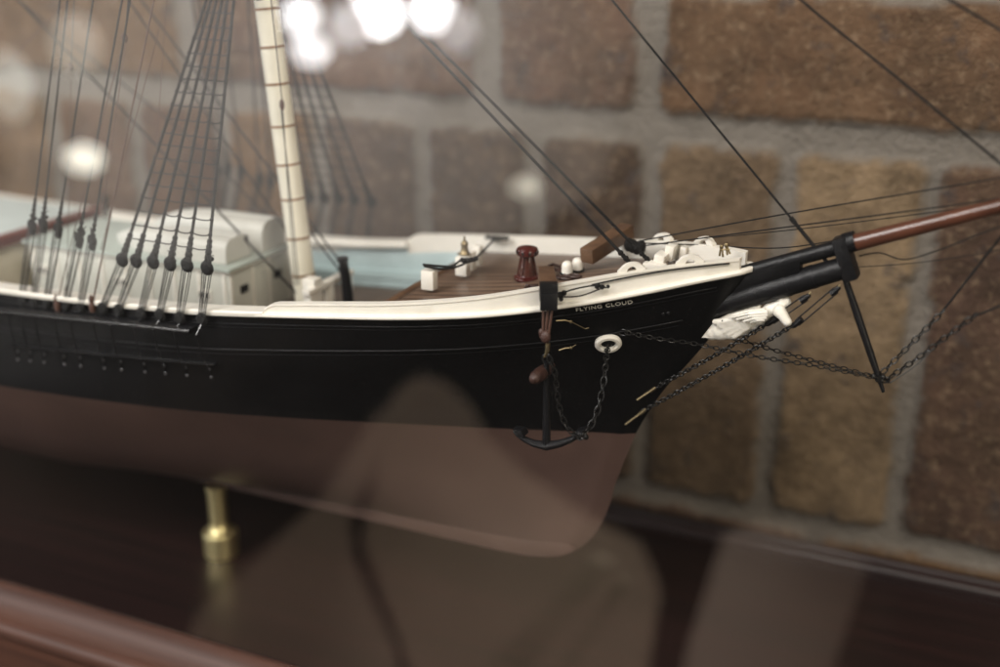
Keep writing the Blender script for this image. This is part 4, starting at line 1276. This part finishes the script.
lamp(350, 26, 44, 40, 7, (1, .98, 1), 'dimmer white lamp added low on the left to feather the bright cluster mirrored in the glass')  # extra lamp put in to feather the cluster's left edge
lamp(458, 30, 40, 44, 5, (1, .98, 1), 'dimmer white lamp added low on the right to feather the bright cluster mirrored in the glass')  # extra lamp put in to feather the cluster's right edge
lamp(84, 159, 42, 28, 13, (1, .97, .82), 'cream oval lamp mirrored in the glass behind the backstays')
lamp(526, 187, 30, 18, 7.0, (1, .93, .75), 'faint small oval lamp mirrored in the glass above the capstan')
lamp(75, 45, 60, 60, 2.5, (1, .97, .85), 'dim cream lamp mirrored in the glass at the top of the backstays')
lamp(8, 85, 60, 70, 3.0, (1, .97, .85), 'dim wide lamp mirrored in the glass left of all the rigging')

# made-up pale reflectors behind the camera, outlined so the pane mirrors soft veils
reflector = mat('pale_reflector', (0.82, 0.64, 0.50), 0.9, var=0.15, scale=6)
reflector2 = mat('rose_reflector', (0.82, 0.66, 0.58), 0.9, var=0.15, scale=6)
def veil_piece(pts, dist, m, label):
    P = [mirrored(x, y, dist) for x, y in pts]
    c = sum(P, Vector()) / len(P)
    b = MB().prism(P, Vector((0, -0.3, 0)))
    o = b.build('veil_reflector', m, None, loc=c, bevel=0)
    tag(o, label, 'reflector', 'reflectors added to mirror as veils in the case glass')
veil_piece([(376, 415), (396, 398), (402, 420), (372, 470), (348, 520), (352, 560), (395, 655), (400, 720), (150, 720), (200, 610), (320, 500), (352, 450)], 150, reflector, 'pale brown cloth added to mirror as a veil between the brass pedestal and the dark gap')
veil_piece([(384, 425), (396, 392), (418, 376), (446, 384), (470, 408), (486, 440), (520, 470), (590, 520), (640, 545), (660, 590), (640, 720), (425, 720), (400, 640), (362, 540), (375, 480)], 160, reflector, 'pale brown cloth added to mirror as a veil across the bow keel, right of the dark gap')
veil_piece([(724, 536), (760, 522), (830, 540), (868, 566), (815, 720), (672, 720), (690, 640)], 150, reflector2, 'rosy pale strip-shaped cloth mirrored in the glass on the floor right of the bow')
def spot(name, loc, target, edge, power, color, blend):
    l = bpy.data.lights.new(name, 'SPOT'); l.energy = power; l.color = color; l.shadow_soft_size = 0.02
    o = bpy.data.objects.new(name, l); COL.objects.link(o); o.location = Vector(loc) * SC
    d = Vector(target) - Vector(loc); e = Vector(edge) - Vector(loc)
    o.rotation_euler = d.to_track_quat('-Z', 'Y').to_euler()
    l.spot_size = 2 * d.angle(e) * 1.04; l.spot_blend = blend
    return o
spot('veil_spot', (-5, -30, 45), mirrored(590, 690, 150), mirrored(440, 425, 150), 60.0, (1.0, 0.93, 0.82), 1.0)  # added spot that lights the veil reflectors, its cone softens their top edge
spot('haze_spot', (-30, -60, 110), mirrored(230, 10, 187), mirrored(560, 250, 187), 105.0, (1.0, 0.97, 0.95), 1.0)  # added spot that brightens the haze panel

rail = mat('pale_worn_wood', (0.62, 0.50, 0.38), 0.7, var=0.3, scale=20)
o = MB().prism([mirrored(x, y, 130) for x, y in ((588, 560), (612, 566), (515, 690), (462, 690))], Vector((0, -2, 0))).prism([mirrored(x, y, 130) for x, y in ((618, 580), (628, 586), (560, 690), (542, 690))], Vector((0, -2, 0))).build('wooden_rail', rail, None, loc=mirrored(540, 620, 130))
tag(o, 'pair of slanting pale wooden bars mirrored in the glass below the bow', 'wooden rail')

pw = mat('pale_panel', (0.80, 0.77, 0.74), 0.9, var=0.1, scale=4)  # panel added and outlined so its mirror image gives the top left haze
P = [mirrored(x, y, 187) for x, y in ((-120, -200), (700, -200), (640, 40), (600, 190), (470, 260), (-120, 260))]
o = MB().prism(P, Vector((0, -4, 0))).build('haze_panel', pw, None, loc=P[0])
tag(o, 'pale wall panel added behind the lamps to mirror as a faint haze across the top left', 'wall')
